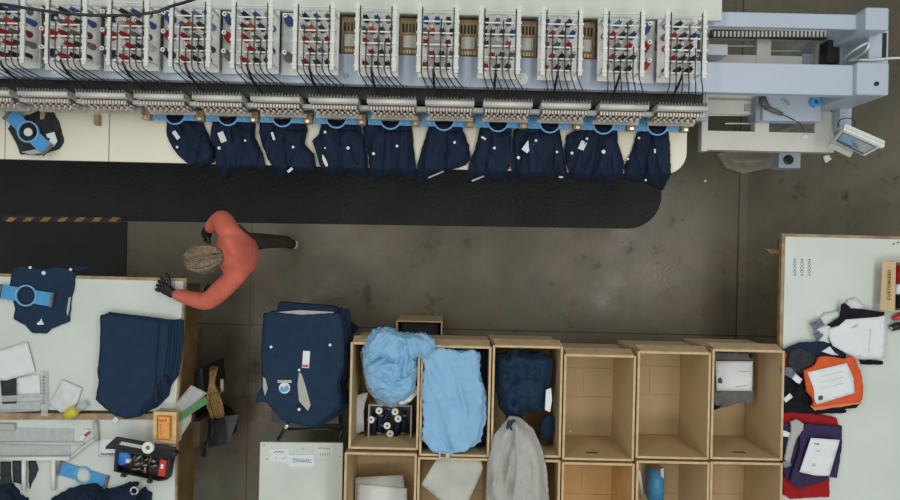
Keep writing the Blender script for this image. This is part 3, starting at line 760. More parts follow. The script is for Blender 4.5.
for i in range(7):
    d = 6 - i
    pl = [(x + (d*1.6 if x > 320 else (d*.4 if x > 280 else 0)) + (random.uniform(-1.2, 1.2) if d else 0), y + (random.uniform(-1.2, 1.2) if d else 0) - (d*.8 if y < 330 and x > 300 else 0)) for x, y in S2]
    c = Cloth('folded_polo', pl, .721 + i*.024, NAVY, thick=.023, amp=.005, freq=.05, edge=4, step=3.2, seed=60+i)
    lab = ['lowest', 'second lowest', 'third lowest', 'middle', 'third highest', 'second highest', 'topmost'][i]
    tag(c.o, f'{lab} navy polo of the stack on the black stand' + (', with round badge' if i == 6 else ''), 'polo shirt', 'navy polo stack on the black stand')
c.patch('hang_tag', quad(306, 359.5, 7, 17, 4), PAPER, lift=.006)
c.patch('tag_stripe', quad(305.4, 366, 6, 2.4, 4), REDP, lift=.0075); c.patch('tag_stripe', quad(306.8, 353, 5, 2, 4), INK, lift=.0075)
c.patch('button', disc(271, 347, 1.4), WHITEP); c.patch('button', disc(330, 345, 1.4), WHITEP); c.patch('button', disc(299, 370, 1.3), WHITEP)
c.patch('chest_lettering', quad(284.5, 381.5, 14, 2.8, 0), GREYP)
b_ = c.patch('chest_badge', disc(284.5, 388, 5.6, 20), PAPER, lift=.004)
c.patch('badge_motif', [(279.5,390),(281,386),(284,388),(287,384.5),(289.5,389),(286,392),(282,392.5)], BLUEH, lift=.0055)
c.patch('placket', [(299,372),(301.5,374),(306,388),(310.5,405),(308,411),(299,401),(297.5,385)], GREYF)
c.patch('collar', [(296,405),(304,402),(311,408),(309,413),(297,412)], NAVY2, lift=.005); c.patch('button', disc(299, 409.5, 1.5), WHITEP, lift=.008)
c.patch('sleeve_lining', [(263,377),(265.5,379),(267.5,388),(265,396),(263,388)], GREYF, lift=.006)
c2 = Cloth('navy_polo', [(276,314),(279,302),(290,303),(305,304),(330,306),(336,308),(338,314)], .80, NAVY2, thick=.07, amp=.004, step=2.5, seed=81)
tag(c2.o, 'navy polo edge folded out behind the stack on the black stand', 'polo shirt')
c2.patch('lining', [(272,312.5),(300,310.2),(334,312),(332,315),(300,316),(276,315)], GREYF, lift=.01)
c2 = Cloth('navy_polo', [(346,318),(350,322),(356,326),(358,330),(352,336),(354,350),(348,380),(342,400),(340,380),(345,350)], .50, NAVY2, thick=.04, amp=.015, step=2.5, seed=82, dome=.05)
tag(c2.o, 'navy polo sleeve slumped between the stand stack and the cartons', 'polo shirt')

# white cabinet
cab = empty('side_table', P(302, 480, 0), 'small white table with three paper labels in front of the black stand', 'table')
obj('tabletop', pprism(BM(), [(260, 442), (343, 443), (341, 560), (257, 560)], .70, .675), mat('cabinet_white', (196, 203, 194), .5, .025, 4), cab, bevel=.004)
for (x, y) in ((270, 490), (331, 490), (268, 550), (331, 550)):
    p = P(x, y, .7); obj('leg', box(BM(), p.x-.02, p.x+.02, p.y-.02, p.y+.02, 0, .675), CREAM, cab)
o = obj('paper_label', pprism(BM(), [(269.5, 449), (289, 448.5), (289, 462.5), (269.5, 462)], .7025, .7005), PAPER, cab); o['label'] = 'left paper label with faint handwriting'
bm = BM(); tube(bm, [P(274+k*.8, 452+1.0*math.sin(k*1.7), .7035) for k in range(13)], .0018, 5); tube(bm, [P(275, 457.5, .7035), P(276.5, 459, .7035)], .0015, 5); tube(bm, [P(282, 459, .7035), P(286, 457.5, .7035)], .0015, 5); obj('handwriting', bm, INK, o)
o = obj('paper_label', pprism(BM(), [(314.5, 445.5), (336, 446), (335.5, 459), (315.5, 458.5)], .7025, .7005), mat('grey_paper', (200, 206, 200), .7), cab); o['label'] = 'right paper label with scribbled handwriting'
bm = BM(); tube(bm, [P(318+k*.9, 448+.06*k+.9*math.sin(k*1.9), .7035) for k in range(14)], .0018, 5)
for k in range(5): tube(bm, [P(320+k*2.3, 456, .7035), P(321+k*2.3, 453, .7035)], .0016, 5)
obj('handwriting', bm, INK, o)
o = obj('paper_label', pprism(BM(), [(288.5, 455), (314.5, 454.5), (314, 467), (288.5, 466.5)], .7035, .7015), mat('bright_paper', (210, 222, 224), .7), cab); o['label'] = 'white paper label printed TRIMMING upside down'
text('TRIMMING', P(302, 460.3, .7038), .040, INK, o, rz=PI, sx=.62, bold=0)
for (x, y) in ((267, 459), (264, 445), (340, 456.5), (303, 449)):
    bm = BM(); lathe(bm, P(x, y, .7002), [(.006, 0), (.005, .001)], 8); obj('scuff', bm, mat('scuff_grey', (150, 154, 148), .8), cab)

# ---------------------------------------------------------------- cartons
HT = .97
def carton(x0, x1, y0, y1, label, slot=False, tan=False, hb=.435):
    X0, X1, Y0_, Y1_ = rect(x0, y0, x1, y1, HT)
    t = empty('carton', ((X0+X1)/2, (Y0_+Y1_)/2, 0), label, 'cardboard box', 'open cartons in two rows')
    w_ = .010; m = CARD3 if tan else CARD
    bm = BM(); ext = .085
    box(bm, X0, X0+w_, Y0_, Y1_, hb, HT); box(bm, X1-w_, X1, Y0_, Y1_, hb, HT)
    box(bm, X0+w_, X1-w_, Y0_, Y0_+w_, hb, HT); box(bm, X0+w_, X1-w_, Y1_-w_, Y1_, hb, HT)
    obj('box_sides', bm, m, t)
    obj('base', box(BM(), X0+w_, X1-w_, Y0_+w_, Y1_-w_, hb, hb+.006), m, t)
    ym, xm = (Y0_+Y1_)/2, (X0+X1)/2
    ym -= .04
    obj('bottom_flap', box(BM(), X0+.014, X1-.014, ym+.205, Y1_-.014, hb+.006, hb+.011), m, t)
    obj('bottom_flap', box(BM(), X0+.014, X1-.014, Y0_+.014, ym-.003, hb+.006, hb+.011), m, t)
    obj('bottom_flap', box(BM(), X0+.014, xm-.004, ym+.003, ym+.20, hb+.006, hb+.010), m, t)
    obj('bottom_flap', box(BM(), xm+.004, X1-.014, ym+.003, ym+.20, hb+.006, hb+.010), m, t)
    # rim (raw corrugated edge) 
    bm = BM(); z0, z1 = HT, HT+.004; e = .002
    box(bm, X0-e, X0+w_+e, Y0_, Y1_, z0, z1); box(bm, X1-w_-e, X1+e, Y0_, Y1_, z0, z1)
    box(bm, X0+w_, X1-w_, Y0_-e, Y0_+w_+e, z0, z1); box(bm, X0+w_, X1-w_, Y1_-w_-e, Y1_+e, z0, z1)
    obj('rim', bm, CARD2, t)
    if slot:
        bm = BM(); xq = P(*slot, .85).x; box(bm, xq-.04, xq+.04, Y0_+w_, Y0_+w_+.002, .84, .862); obj('hand_hole_shade', bm, BLACK, t)  # wall is uncut: dark inset stands for the shade in the hand hole
    return t, (X0, X1, Y0_, Y1_)
row1 = [(350,419,343,449), (420.5,490,346,456), (492,561.5,346,456.5), (563.5,634.5,355,460), (637,709.5,352,458.5), (711.5,783,350,459.5)]
row2 = [(344,415.5), (417,488.5), (490,559), (561,633), (635.5,708), (709.5,781)]
y2 = [453, 458, 459.5, 463, 461.5, 462.5]
l1 = ['open carton holding the light blue shirt heap and spool tray', 'open carton filled with a stack of light blue shirts', 'open carton with rumpled navy shirts and grey hoodie',
      'empty open carton beside the one with navy shirts', 'empty open carton between another empty one and the grey shirt carton', 'open carton with a grey folded shirt and paper, at the right table']
l2 = ['front-row open carton with white sheets, beside the small white table', 'front-row open carton holding a large pale card', 'front-row open carton mostly hidden under the grey hoodie',
      'front-row empty carton with an orange-tan inside', 'front-row open carton holding the blue roll and white stick', 'front-row empty carton at the corner by the right table']
slots = [None, None, None, (592, 452), None, (739, 451)]
for (a, l, s_) in zip(row1, l1, slots):
    t, (X0, X1, Ya, Yb) = carton(*a, l, slot=s_)
    # folded-down back flap seen outside the far wall
    bm = BM(); slab(bm, [(X0+.01, Yb+.004, HT), (X1-.01, Yb+.004, HT), (X1-.005, Yb+.030, HT-.10), (X0+.005, Yb+.030, HT-.10)], .006); obj('top_flap', bm, CARD2, t)
for i, ((a, b), y, l) in enumerate(zip(row2, y2, l2)):
    carton(a, b, y, y+108, l, tan=(i == 3))
pl_ = rect(346, 350, 781, 470, .43)
pf = empty('pallet', ((pl_[0]+pl_[1])/2, (pl_[2]+pl_[3])/2, 0), 'low wooden platform carrying the two rows of open cartons', 'platform')
obj('deck', box(BM(), -.67, 2.12, -1.95, -.70, .40, .434), WOOD, pf)
for x_ in (-.5, .75, 1.95):
    obj('runner', box(BM(), x_-.05, x_+.05, -1.9, -.8, 0, .40), WOOD, pf)
# small carton behind
X0, X1, Ya, Yb = rect(396, 321, 442, 345, .42)
sc = empty('carton', ((X0+X1)/2, (Ya+Yb)/2, 0), 'small dark-inside open box on the floor behind the light blue heap', 'cardboard box')
bm = BM(); w_ = .008
box(bm, X0, X0+w_, Ya, Yb, 0, .42); box(bm, X1-w_, X1, Ya, Yb, 0, .42); box(bm, X0+w_, X1-w_, Yb-w_, Yb, 0, .42); box(bm, X0+w_, X1-w_, Ya, Ya+w_, 0, .42)
obj('box_sides', bm, CARD, sc); obj('base', box(BM(), X0+w_, X1-w_, Ya+w_, Yb-w_, 0, .02), CARD, sc)
bm = BM(); box(bm, X0+.02, X1-.02, Ya+.02, Yb-.02, .02, .3); tag(obj('box_inner_shade', bm, BLACK, bevel=.01), 'black block standing for the shade inside the small open box behind the cartons', 'tray')  # solid black block stands for the shaded inside of the box

# contents: light blue heap in bag
BH = [(363,342),(374,329),(389,327),(401,333),(425.5,333.6),(435,338.5),(437,348),(429,363),(416,357.5),(418,374.6),(414,392),(404.6,401),(389,405),(376,397),(366.6,382),(363,363)]
bg = Cloth('plastic_bag', [(360,352),(372,345),(412,352),(418,378),(418,392),(408,404),(392,408),(378,404),(366,388)], .65, mat('bag_film', (150, 160, 168), .2, .2, 40, alpha=.75), thick=.18, amp=.03, ridge=True, freq=.2, dome=.03, step=2.2, seed=5)
tag(bg.o, 'clear plastic bag around the light blue shirt heap in the carton', 'plastic bag')
c = Cloth('light_blue_shirt', BH, .90, SKYB, thick=.05, dome=.04, amp=.040, ridge=True, freq=.06, fx=1.8, fy=.45, ang=1.1, edge=6, step=1.7, seed=12, jag=1)
tag(c.o, 'lower rumpled light blue shirt of the heap above the spool tray carton', 'shirt', 'rumpled light blue shirts over the carton')
for k, (q, an, hb_, lb) in enumerate((
    ([(364,345),(375,330),(389,328),(400,334),(411,346),(414,366),(409,382),(398,378),(390,362),(380,357),(370,362)], .5, .945, 'light blue shirt folded over the back left of the rumpled heap'),
    ([(398,336),(410,334),(425,334),(434,339),(436,347),(428,361),(417,356),(411,362),(404,350)], -.7, .955, 'light blue sleeve flung right across the carton wall from the heap'),
    ([(369,372),(380,360),(393,364),(402,376),(412,380),(412,391),(403,399),(390,402),(378,394)], 1.9, .935, 'light blue shirt bunched at the front of the rumpled heap'))):
    c = Cloth('light_blue_shirt', q, hb_, SKYB, thick=.045, dome=.035, amp=.026, ridge=True, freq=.07, fx=2.0, fy=.45, ang=an, edge=5, step=1.6, seed=130+k, jag=1)
    tag(c.o, lb, 'shirt', 'rumpled light blue shirts over the carton')
c = Cloth('plastic_bag_end', [(398,403),(404,396),(412,388),(418,385),(419,392),(410,402),(401,405)], .87, mat('white_film', (220, 226, 226), .2, .08, 40), thick=.02, amp=.02, ridge=True, freq=.3, step=1.4, seed=9)
tag(c.o, 'white crumpled plastic end sticking out under the light blue heap', 'plastic wrap')
c = Cloth('paper_sheet', [(350.6,397.5),(363,393),(368,392.5),(363.5,411),(364,431),(352,436)], .69, PAPER, thick=.004, amp=.02, freq=.05, step=3, seed=2)
tag(c.o, 'curled white sheet standing in the carton beside the spool tray', 'paper')
# spool tray
X0, X1, Ya, Yb = rect(368, 405, 411.5, 441, .75)
tr = empty('spool_tray', ((X0+X1)/2, (Ya+Yb)/2, .63), 'white-rimmed tray of bobbins and dark spools in the carton', 'tray')
bm = BM(); w_ = .008
box(bm, X0, X0+w_, Ya, Yb, .63, .75); box(bm, X1-w_, X1, Ya, Yb, .63, .75); box(bm, X0+w_, X1-w_, Yb-w_, Yb, .63, .75); box(bm, X0+w_, X1-w_, Ya, Ya+w_, .63, .75)
obj('rim', bm, GREYP, tr); obj('base', box(BM(), X0+w_, X1-w_, Ya+w_, Yb-w_, .63, .64), BLACK, tr)
bob = [(371,420,'lying at the tray left edge'),(379,411,'at the tray back left'),(395,412,'at the tray back right'),(387,426,'in the middle of the tray'),(390,434,'nearest the tray front'),(398,419,'right of the tray middle')]
for (x, y, l) in bob:
    p = P(x, y, .75); bm = BM(); ring(bm, (p.x, p.y, .735), .007, .023, 0, .010, 18)
    b_ = obj('bobbin', bm, WHITEP); tag(b_, f'round white bobbin {l}', 'bobbin', 'bobbins in the tray')
spl = [(374, 427, 90, 'dark spool lying along the left side of the tray'), (380, 424, 85, 'dark spool between two white bobbins at left of tray'), (386, 417, 70, 'dark spool behind the middle bobbin in the tray'),
       (397, 429, 80, 'dark spool at the front right of the tray'), (404, 424, 88, 'grey-tipped dark spool along the right side of the tray')]
for (x, y, dg, l) in spl:
    p = P(x, y, .70); d = Vector((math.cos(math.radians(dg)), math.sin(math.radians(dg)), 0))
    s_ = empty('thread_spool', p, l, 'spool', 'spools in the tray')
    bm = BM(); tube(bm, [p-d*.055, p+d*.055], .015, 12); obj('thread', bm, NAVY2, s_, True)
    for q in (-1, 1):
        bm = BM(); tube(bm, [p+d*q*.055, p+d*q*.064], .018, 12); obj('flange', bm, mat('flange_grey', (120, 122, 120), .4), s_, True)
# stack of light blue shirts
BS = [(421.7,352),(441,348),(461.7,352),(473,350),(479,354),(480,378),(486,392),(486,399),(484.5,420),(479,441),(465.5,451),(446.5,454.5),(431,451),(422,439),(423.6,420),(422,397.5),(424,367)]
c = Cloth('navy_shirt', [(470,349),(487,352),(488,380),(488,440),(478,448),(470,400)], .77, NAVY, thick=.03, dome=.05, amp=.02, ridge=True, step=2.4, seed=15)
tag(c.o, 'navy shirt tucked beside the light blue stack in its carton', 'shirt')
nm5 = ['lowest', 'second lowest', 'middle', 'second highest', 'topmost']
for i in range(5):
    d = 4 - i
    pl = [(x + (random.uniform(-2.5, 2.5) if d else 0) if x > 470 else x + (random.uniform(0, 2) if d else 0), y + (random.uniform(-2, 1) if d else 0)) for x, y in BS]
    if i == 4: pl = [(x - (3 if x > 470 and y > 390 else 0), y) for x, y in pl]
    c = Cloth('light_blue_shirt', pl, .82 + i*.036, SKYB, thick=.034, amp=.026 if i == 4 else .008, freq=.040, fx=2.0, fy=.4, ang=-.35, ridge=(i == 4), edge=6, step=2.4, seed=90+i, jag=1.2)
    tag(c.o, f'{nm5[i]} light blue shirt of the stack filling the second carton', 'shirt', 'light blue shirts in the second carton')
c.patch('neck_label', [(438.5,452),(450,453),(449,458.5),(439,458)], GREYP, lift=.004); c.patch('label_print', [(440.5,453.2),(446,453.6),(445.5,457.5),(440.5,457)], INK, lift=.006)
# navy heap in third carton
c = Cloth('navy_shirt', [(496,355.6),(507,353.7),(511,343),(519,341),(521,352),(541.5,353.7),(553,359),(551,382),(547,397.5),(541.5,412.7),(526,410.8),(517,424),(507,426),(505.4,414.6),(499.7,409),(494.5,378.4)],
          .81, NAVY, thick=.06, dome=.08, amp=.035, ridge=True, freq=.06, edge=9, step=1.9, seed=22, jag=1)
tag(c.o, 'rumpled navy shirt heaped in the carton behind the grey hoodie', 'shirt')
c.patch('label', [(546,390),(551,388),(552,400),(550,412),(545,410)], PAPER, lift=.002)
c = Cloth('navy_sleeve', [(539,438),(541.5,424),(547,414.6),(554,418),(554,431.7),(548,442)], .79, NAVY, thick=.03, dome=.04, amp=.015, ridge=True, step=1.8, seed=23)
tag(c.o, 'navy sleeve poking out right of the grey hoodie in the carton', 'shirt')
c = Cloth('grey_hoodie', [(503.5,424),(509,416.5),(520.6,418),(534,430),(541.5,447),(547,469.7),(549,500),(548,545),(486,545),(486,500),(487.5,462),(492,447),(494,435.5)],
          .975, GREYF, thick=.02, dome=.05, amp=.045, freq=.035, fx=1.6, fy=.35, edge=9, step=2.2, seed=3, ridge=True)
tag(c.o, 'light grey hoodie slung over the edge between two cartons', 'hoodie')
c.patch('hood_lining', [(507,421),(514,419),(519,424),(513,431),(506,428)], CHAR, lift=-.012)
# sheets
sheet('card_sheet', [(355,477.5),(403,475),(404.5,486),(405,530),(355,530)], .62, GREYP, curl=.003, label='pale sheet beneath another in the front-left carton')
sheet('card_sheet', [(358,484),(407,488.5),(407,532),(356,532)], .628, PAPER, curl=.003, label='upper pale sheet in the front-left carton beside the small table')
sheet('card_sheet', [(437,458.5),(474,457),(481,461),(483,468),(481,474),(462,515),(455,512),(421,484.5)], .93, GREYP, curl=.006, th=.004, label='large pale card tilted in the front-row carton below the blue stack')
bm = BM(); p, q = P(655.8, 468, .52), P(655, 499, .52); 
t = empty('fabric_roll', (p+q)/2, 'short bright blue roll in the front-row carton', 'roll')
tube(bm, [p, q], .06, 20); obj('roll_body', bm, mat('roll_blue', (72, 146, 196), .45, .12, 90), t, True)
bm = BM(); tube(bm, [p+(p-q)*.02, p+(p-q)*.025], .045, 16); obj('core', bm, CARD, t)
bm = BM(); slab(bm, [P(660.5, 469, .585), P(664, 468, .57), P(664, 479, .57), P(661, 476, .585)], .003); obj('torn_label', bm, PAPER, t)
bm = BM(); tube(bm, [P(638.5, 471, .85), P(643, 499, .47)], .012, 8); tag(obj('white_stick', bm, WHITEP, smooth=True), 'thin white stick leaning in the carton beside the blue roll', 'stick')
# grey folded shirt with paper in the last back-row carton
c = Cloth('grey_shirt', [(713.5,352.5),(753,353.5),(754,403),(737,403.5),(722,408),(714,410)], .66, DGREY, thick=.05, amp=.008, freq=.05, fy=2, edge=4, step=2.6, seed=33)
tag(c.o, 'dark grey folded shirt under a white paper in the carton', 'shirt')
c.patch('collar', [(714,404),(718,406),(722,405),(718,409),(714,410)], BLACKF, lift=.003); c.patch('collar', [(749,353.5),(753,353.8),(752,359),(749,357)], BLACKF, lift=.003)
s_ = sheet('paper_sheet', [(715.5,361),(753,361.3),(752,391),(716.5,390.5)], .728, PAPER, curl=.003, label='white order paper with a small dark stamp on the grey shirt')
s_.patch('stamp', [(718,383),(718,379),(720.5,377),(722.5,380),(722,383.5)], INK, lift=.002)
s_.patch('printed_lines', quad(744, 371.5, 12, .8), GREYP, lift=.002); s_.patch('printed_lines', quad(742, 386, 13, .8, -6), GREYP, lift=.002)
bm = BM(); lathe(bm, P(570, 431, .45), [(.010, 0), (.010, .006)], 10); tag(obj('bottle_top', bm, WHITEP), 'tiny white cap on the bottom of the empty carton', 'cap')
c = Cloth('paper_scrap', [(551,345),(556,341),(560,342),(563,346)], .80, PAPER, thick=.004, amp=.01, step=1.5); tag(c.o, 'small white scrap tucked behind the cartons', 'paper')

# ---------------------------------------------------------------- left worktable: polo with hoop and clutter
c = Cloth('navy_polo', [(12,269),(21,266.4),(29,267),(43,269.6),(54,267),(67,268),(75,272),(73.6,289),(71,297),(69,321.6),(51,329),(45.6,333.6),(32,333),(26,326),(13.6,319),(15,308),(9.6,287)], .901, NAVY, thick=.014, amp=.006, freq=.06, edge=4, step=2.4, seed=44)
tag(c.o, 'navy polo laid flat on the left worktable under a blue hoop', 'polo shirt')
c.patch('button', disc(43.5, 273, 2), WHITEP); c.patch('button', disc(30, 267.5, 1.4), WHITEP); c.patch('button', disc(70.5, 269.5, 1.4), WHITEP)
c.patch('neck_label', [(36.5,323.5),(40,321),(41,318.5),(42,321.5),(44,324.5),(38,325)], PAPER)
c.patch('sleeve_lining', [(68.5,298),(70.5,297),(69,310),(67.5,316),(66.5,312)], GREYF)
hoop(P(27, 295.5, .925), -math.radians(8), 'blue hoop lying on the flat navy polo on the left worktable')
c = Cloth('navy_sleeve', [(46,269),(55,265),(66,265.5),(92,266.5),(78,271.5),(58,271)], .885, NAVY2, thick=.01, amp=.01, step=2); tag(c.o, 'dark sleeve hanging over the back edge of the left worktable', 'sleeve')
sheet('plastic_envelope', [(-8,353),(27,342),(35,372),(6,380.5),(-8,380)], .915, PAPER, curl=.004, th=.006, label='tilted white envelope on the left worktable near the flat polo', cat='envelope')
sheet('paper_sheet', [(16,377.7),(39.6,374),(40.5,395.6),(16,396.5)], .905, PAPER, curl=.003, label='white sheet beside the black square on the left worktable')
bm = BM(); pprism(bm, [(0,380),(16,378.5),(16,403.5),(2,404)], .913, .901); tag(obj('black_case', bm, CHAR, bevel=.003), 'flat black case below the white envelope on the left worktable', 'case')
rl = empty('ruler', P(44, 395, .915), 'clear ruler with dark markings across the worktable edge', 'ruler')
obj('ruler_body', pprism(BM(), [(40.5,372),(47,372),(47.7,416),(41,416)], .922, .919), CLEAR, rl)
bm = BM()
for k in range(9): pprism(bm, quad(43.5, 377+k*3.3, 3, 1.6), .9232, .9222)
obj('markings', bm, mat('mark_grey', (130, 130, 128), .6), rl)
bm = BM(); pprism(bm, [(0,396),(46,394),(46,400),(0,402)], .926, .923); tag(obj('clear_strip', bm, CLEAR), 'clear plastic strip lying across the black case', 'plastic strip')
bm = BM(); pprism(bm, [(0,402),(41,401),(40,411),(0,413)], .908, .901); tag(obj('plastic_sleeve', bm, CLEAR), 'clear plastic sleeve at the worktable edge below the black case', 'plastic sleeve')
c = Cloth('folded_cloth', [(62,379.5),(82,388.5),(77,402),(72,410),(61,412.7),(49.5,405.5),(52,398)], .901, WHITEF, thick=.015, dome=.02, amp=.01, ridge=True, freq=.05, step=2.2, seed=50)
tag(c.o, 'folded white cloth next to the yellow-capped bottle', 'cloth')
bt = empty('squeeze_bottle', P(76, 410, .915), 'clear squeeze bottle with a yellow cap at the worktable edge', 'bottle')
bm = BM(); tube(bm, [P(87, 403, .94), P(77, 409.5, .94)], [.022, .024], 12); obj('bottle_body', bm, CLEAR, bt, True)
bm = BM(); tube(bm, [P(77, 409.5, .94), P(74, 411.5, .94), P(66, 416, .945)], [.024, .036, .030], 14); obj('cap', bm, YEL, bt, True)

# second table clutter
fr = empty('tube_rack', P(40, 450, .90), 'white plastic tube frame lying on the cluttered worktable', 'frame')
bm = BM(); tube(bm, [P(-10, 458.5, .925), P(70, 458.5, .925)], .014, 10); obj('rail', bm, WHITEP, fr, True)
bm = BM(); tube(bm, [P(-10, 443, .912), P(84, 443.5, .912)], .008, 8); obj('rail', bm, CREAM, fr, True)
for x in (24, 53.5):
    bm = BM(); tube(bm, [P(x, 459, .925), P(x, 490, .925)], .014, 10); obj('tube', bm, WHITEP, fr, True)
bm = BM(); tube(bm, [P(70, 458, .925), P(90, 442, .925), P(96, 440, .925)], .010, 8, 4); obj('brace', bm, CREAM, fr, True)
bm = BM(); tube(bm, [P(95.5, 421, .925), P(97, 441, .925)], .014, 10); obj('end_post', bm, GREYP, fr, True)
bm = BM(); pbox(bm, -5, 428, 74, 442, .905, .901); obj('clear_panel', bm, CLEAR, fr)
bm = BM(); pbox(bm, -5, 445, 70, 456, .908, .903); obj('clear_panel', bm, CLEAR, fr)
bm = BM(); pbox(bm, -5, 424, 14, 430, .93, .901); tag(obj('plastic_bin', bm, GREYP, bevel=.004), 'small pale plastic bin at the far left of the cluttered worktable', 'bin')
for k, (q, l) in enumerate((([(0,462),(10,462),(11,488),(0,490)], 'dark grey cloth at the frame edge, furthest left'), ([(12.5,461),(20.5,461),(21,484),(13,482)], 'dark grey cloth between the left frame tubes'), ([(28.5,461),(35,461),(38,470),(33,480),(29,489)], 'dark grey cloth right of the left frame tube'))):
    c = Cloth('grey_cloth', q, .902, CHAR, thick=.01, amp=.008, step=2.2, seed=70+k); tag(c.o, l, 'cloth')
cl = empty('scissors', P(84, 435, .905), 'small white and red snips on the cluttered worktable', 'snips')
bm = BM(); slab(bm, [P(78,439,.91), P(86,429,.915), P(90,431,.915), P(82,441,.91)], .01); obj('body', bm, WHITEP, cl, bevel=.002)
bm = BM(); slab(bm, [P(83.5,435,.922), P(88.5,431.5,.922), P(90,433,.922), P(85.5,437,.922)], .006); obj('grip', bm, mat('snip_red', (150, 60, 56), .5), cl)
hoop(P(83.5, 475, .906), -math.radians(16), 'blue empty hoop on the cluttered worktable above the navy heap', r=.052, L=.155, wd=.085)
# printed card
pc = sheet('printed_card', [(98.5,438),(118,439),(117,457.5),(98,457)], .902, PAPER, curl=.001, label='white printed card half under the toolbox lid', cat='card')
text('TRUCKERS', P(107.5, 454.3, .9062), .019, INK, pc.o, rz=0, sx=.9)
bm = BM(); pprism(bm, [(105,449),(108,445),(113,443),(117,443.5),(117,449)], .9062, .9045); obj('printed_shape', bm, BLACK, pc.o)
# toolbox
tb = empty('toolbox', P(141, 465, .90), 'open black plastic toolbox full of small tools', 'toolbox')
body = [(115,450),(171,457.5),(167,480),(159,481.5),(113.5,471.5)]
def pin(pts, k, cx=None, cy=None):
    cx = sum(p[0] for p in pts)/len(pts); cy = sum(p[1] for p in pts)/len(pts)
    return [(cx+(x-cx)*k, cy+(y-cy)*k) for x, y in pts]
bm = BM()
o_, i_ = [P(x, y, .98) for x, y in body], [P(x, y, .98) for x, y in pin(body, .90)]
n = len(body)
vo0 = [bm.verts.new((p.x, p.y, .902)) for p in o_]; vo1 = [bm.verts.new(p) for p in o_]; vi1 = [bm.verts.new(p) for p in i_]; vi0 = [bm.verts.new((p.x, p.y, .912)) for p in i_]
for k in range(n):
    j = (k+1) % n
    bm.faces.new((vo0[k], vo0[j], vo1[j], vo1[k])); bm.faces.new((vo1[k], vo1[j], vi1[j], vi1[k])); bm.faces.new((vi1[k], vi1[j], vi0[j], vi0[k]))
bm.faces.new(vi0); bm.faces.new(vo0[::-1]); obj('case', bm, BLACK, tb)
bm = BM(); slab(bm, [P(104.5,448,1.04), P(115.5,438,1.07), P(176,449,1.07), P(170,459,1.0)], .02); ld = obj('lid', bm, mat('lid_black', (40, 40, 42), .5, .1), tb, bevel=.006)
bm = BM(); slab(bm, [P(119,444.5,1.075), P(121.5,441.5,1.078), P(150,447,1.078), P(148,450,1.07)], .004); obj('lid_inlay', bm, GREYP, ld)
bm = BM(); tube(bm, [P(171,456,1.0), P(176,452,1.02)], .02, 10); obj('hinge', bm, BLACK, tb, True)
for (x, y) in ((124, 475), (150, 481)):
    bm = BM(); obox(bm, P(x, y, .965), .03, .018, .03, -.2); obj('latch', bm, BLACK, tb)
c = Cloth('blue_pouch', [(117,453),(122,451),(128,452.5),(130,457),(126,464),(120,466),(117,461)], .915, mat('pouch_blue', (44, 112, 196), .4, .1, 60), thick=.05, dome=.02, amp=.01, ridge=True, freq=.3, step=1.3, seed=8)
tag(c.o, 'bright blue crumpled pouch in the left end of the toolbox', 'pouch')
t = empty('red_tape_measure', P(162, 469, .915), 'red handled tool in the right end of the toolbox', 'tool')
bm = BM(); slab(bm, [P(160,459.5,.995), P(166.5,460.5,.995), P(164.5,477,.995), P(157.5,476,.995)], .06); obj('body', bm, REDP, t, bevel=.004)
bm = BM(); slab(bm, [P(161,464,1.0), P(163.5,464.5,1.0), P(163,469,1.0), P(160.5,468.5,1.0)], .005); obj('white_print', bm, WHITEP, t)
bm = BM(); lathe(bm, P(131.5, 458.5, .915), [(.016, 0), (.016, .05), (.01, .06)], 12); tag(obj('small_jar', bm, WHITEP, smooth=True), 'small white jar beside the blue pouch in the toolbox', 'jar')
tools = [('brass fitting', (120,98,62), 'brass-coloured fitting'), ('steel bit', (150,150,148), 'steel bit'), ('dark bit', (60,58,56), 'dark metal bit'), ('tan bit', (150,132,100), 'tan fitting')]
for k in range(16):
    nme, cc_, ll = tools[k % 4]
    x, y = 134 + (k % 6)*4 + random.uniform(-1, 1), 458 + (k//6)*5.4 + (k % 6)*.6 + random.uniform(-1, 1)
    a_ = random.uniform(0, PI); d = Vector((math.cos(a_), math.sin(a_), 0))*random.uniform(.014, .028); p = P(x, y, .93+random.uniform(0, .025))
    bm = BM(); tube(bm, [p-d, p+d], random.uniform(.005, .010), 8)
    tag(obj(nme.replace(' ', '_'), bm, mat('m_'+nme.replace(' ', '_'), cc_, .35, .1, metal=.4), smooth=True), f'{ll}, {ORD[k//6]} row and {ORD[k%6]} from the left among the toolbox bits', 'small part', 'small metal parts in the toolbox')
# wooden tray with orange block, tape ring
wt = empty('wooden_tray', P(165, 427, .90), 'small wooden tray with an orange block at the worktable corner', 'tray')
WT = [(153.5,411.5),(176.5,412.5),(176,444),(153,442.5)]
obj('tray_base', pprism(BM(), WT, 1.0, .905), mat('pale_wood', (196, 160, 108), .6, .08, 20, stretch=(1, 8, 1)), wt, bevel=.006)
bm = BM()
for q in ([(153.5,411.5),(176.5,412.5),(176.4,416),(153.4,415)], [(153.1,439.5),(176.1,441),(176,444),(153,442.5)], [(153.5,415),(157,415.1),(156.5,440),(153.1,439.6)], [(172.5,416),(176.4,416),(176,441),(172.5,441)]): pprism(bm, q, 1.012, 1.0)
obj('tray_rim', bm, mat('pale_wood2', (206, 172, 120), .6, .08, 20), wt)
bm = BM(); pprism(bm, [(158.5,416.5),(169.5,417),(169,439),(158,438.5)], 1.03, 1.001); ob = obj('orange_block', bm, mat('block_orange', (214, 152, 72), .5, .06, 30), bevel=.004); tag(ob, 'orange block with red lettering sitting in the wooden tray', 'block')
bm = BM()
for k in range(3):
    q = P(160.5+k*2.6, 420.5, 1.031); ring(bm, q, .003, .007, 0, .001, 10)
for k in range(4): pprism(bm, quad(160.5, 425+k*3, .8, 1.6), 1.0315, 1.03)
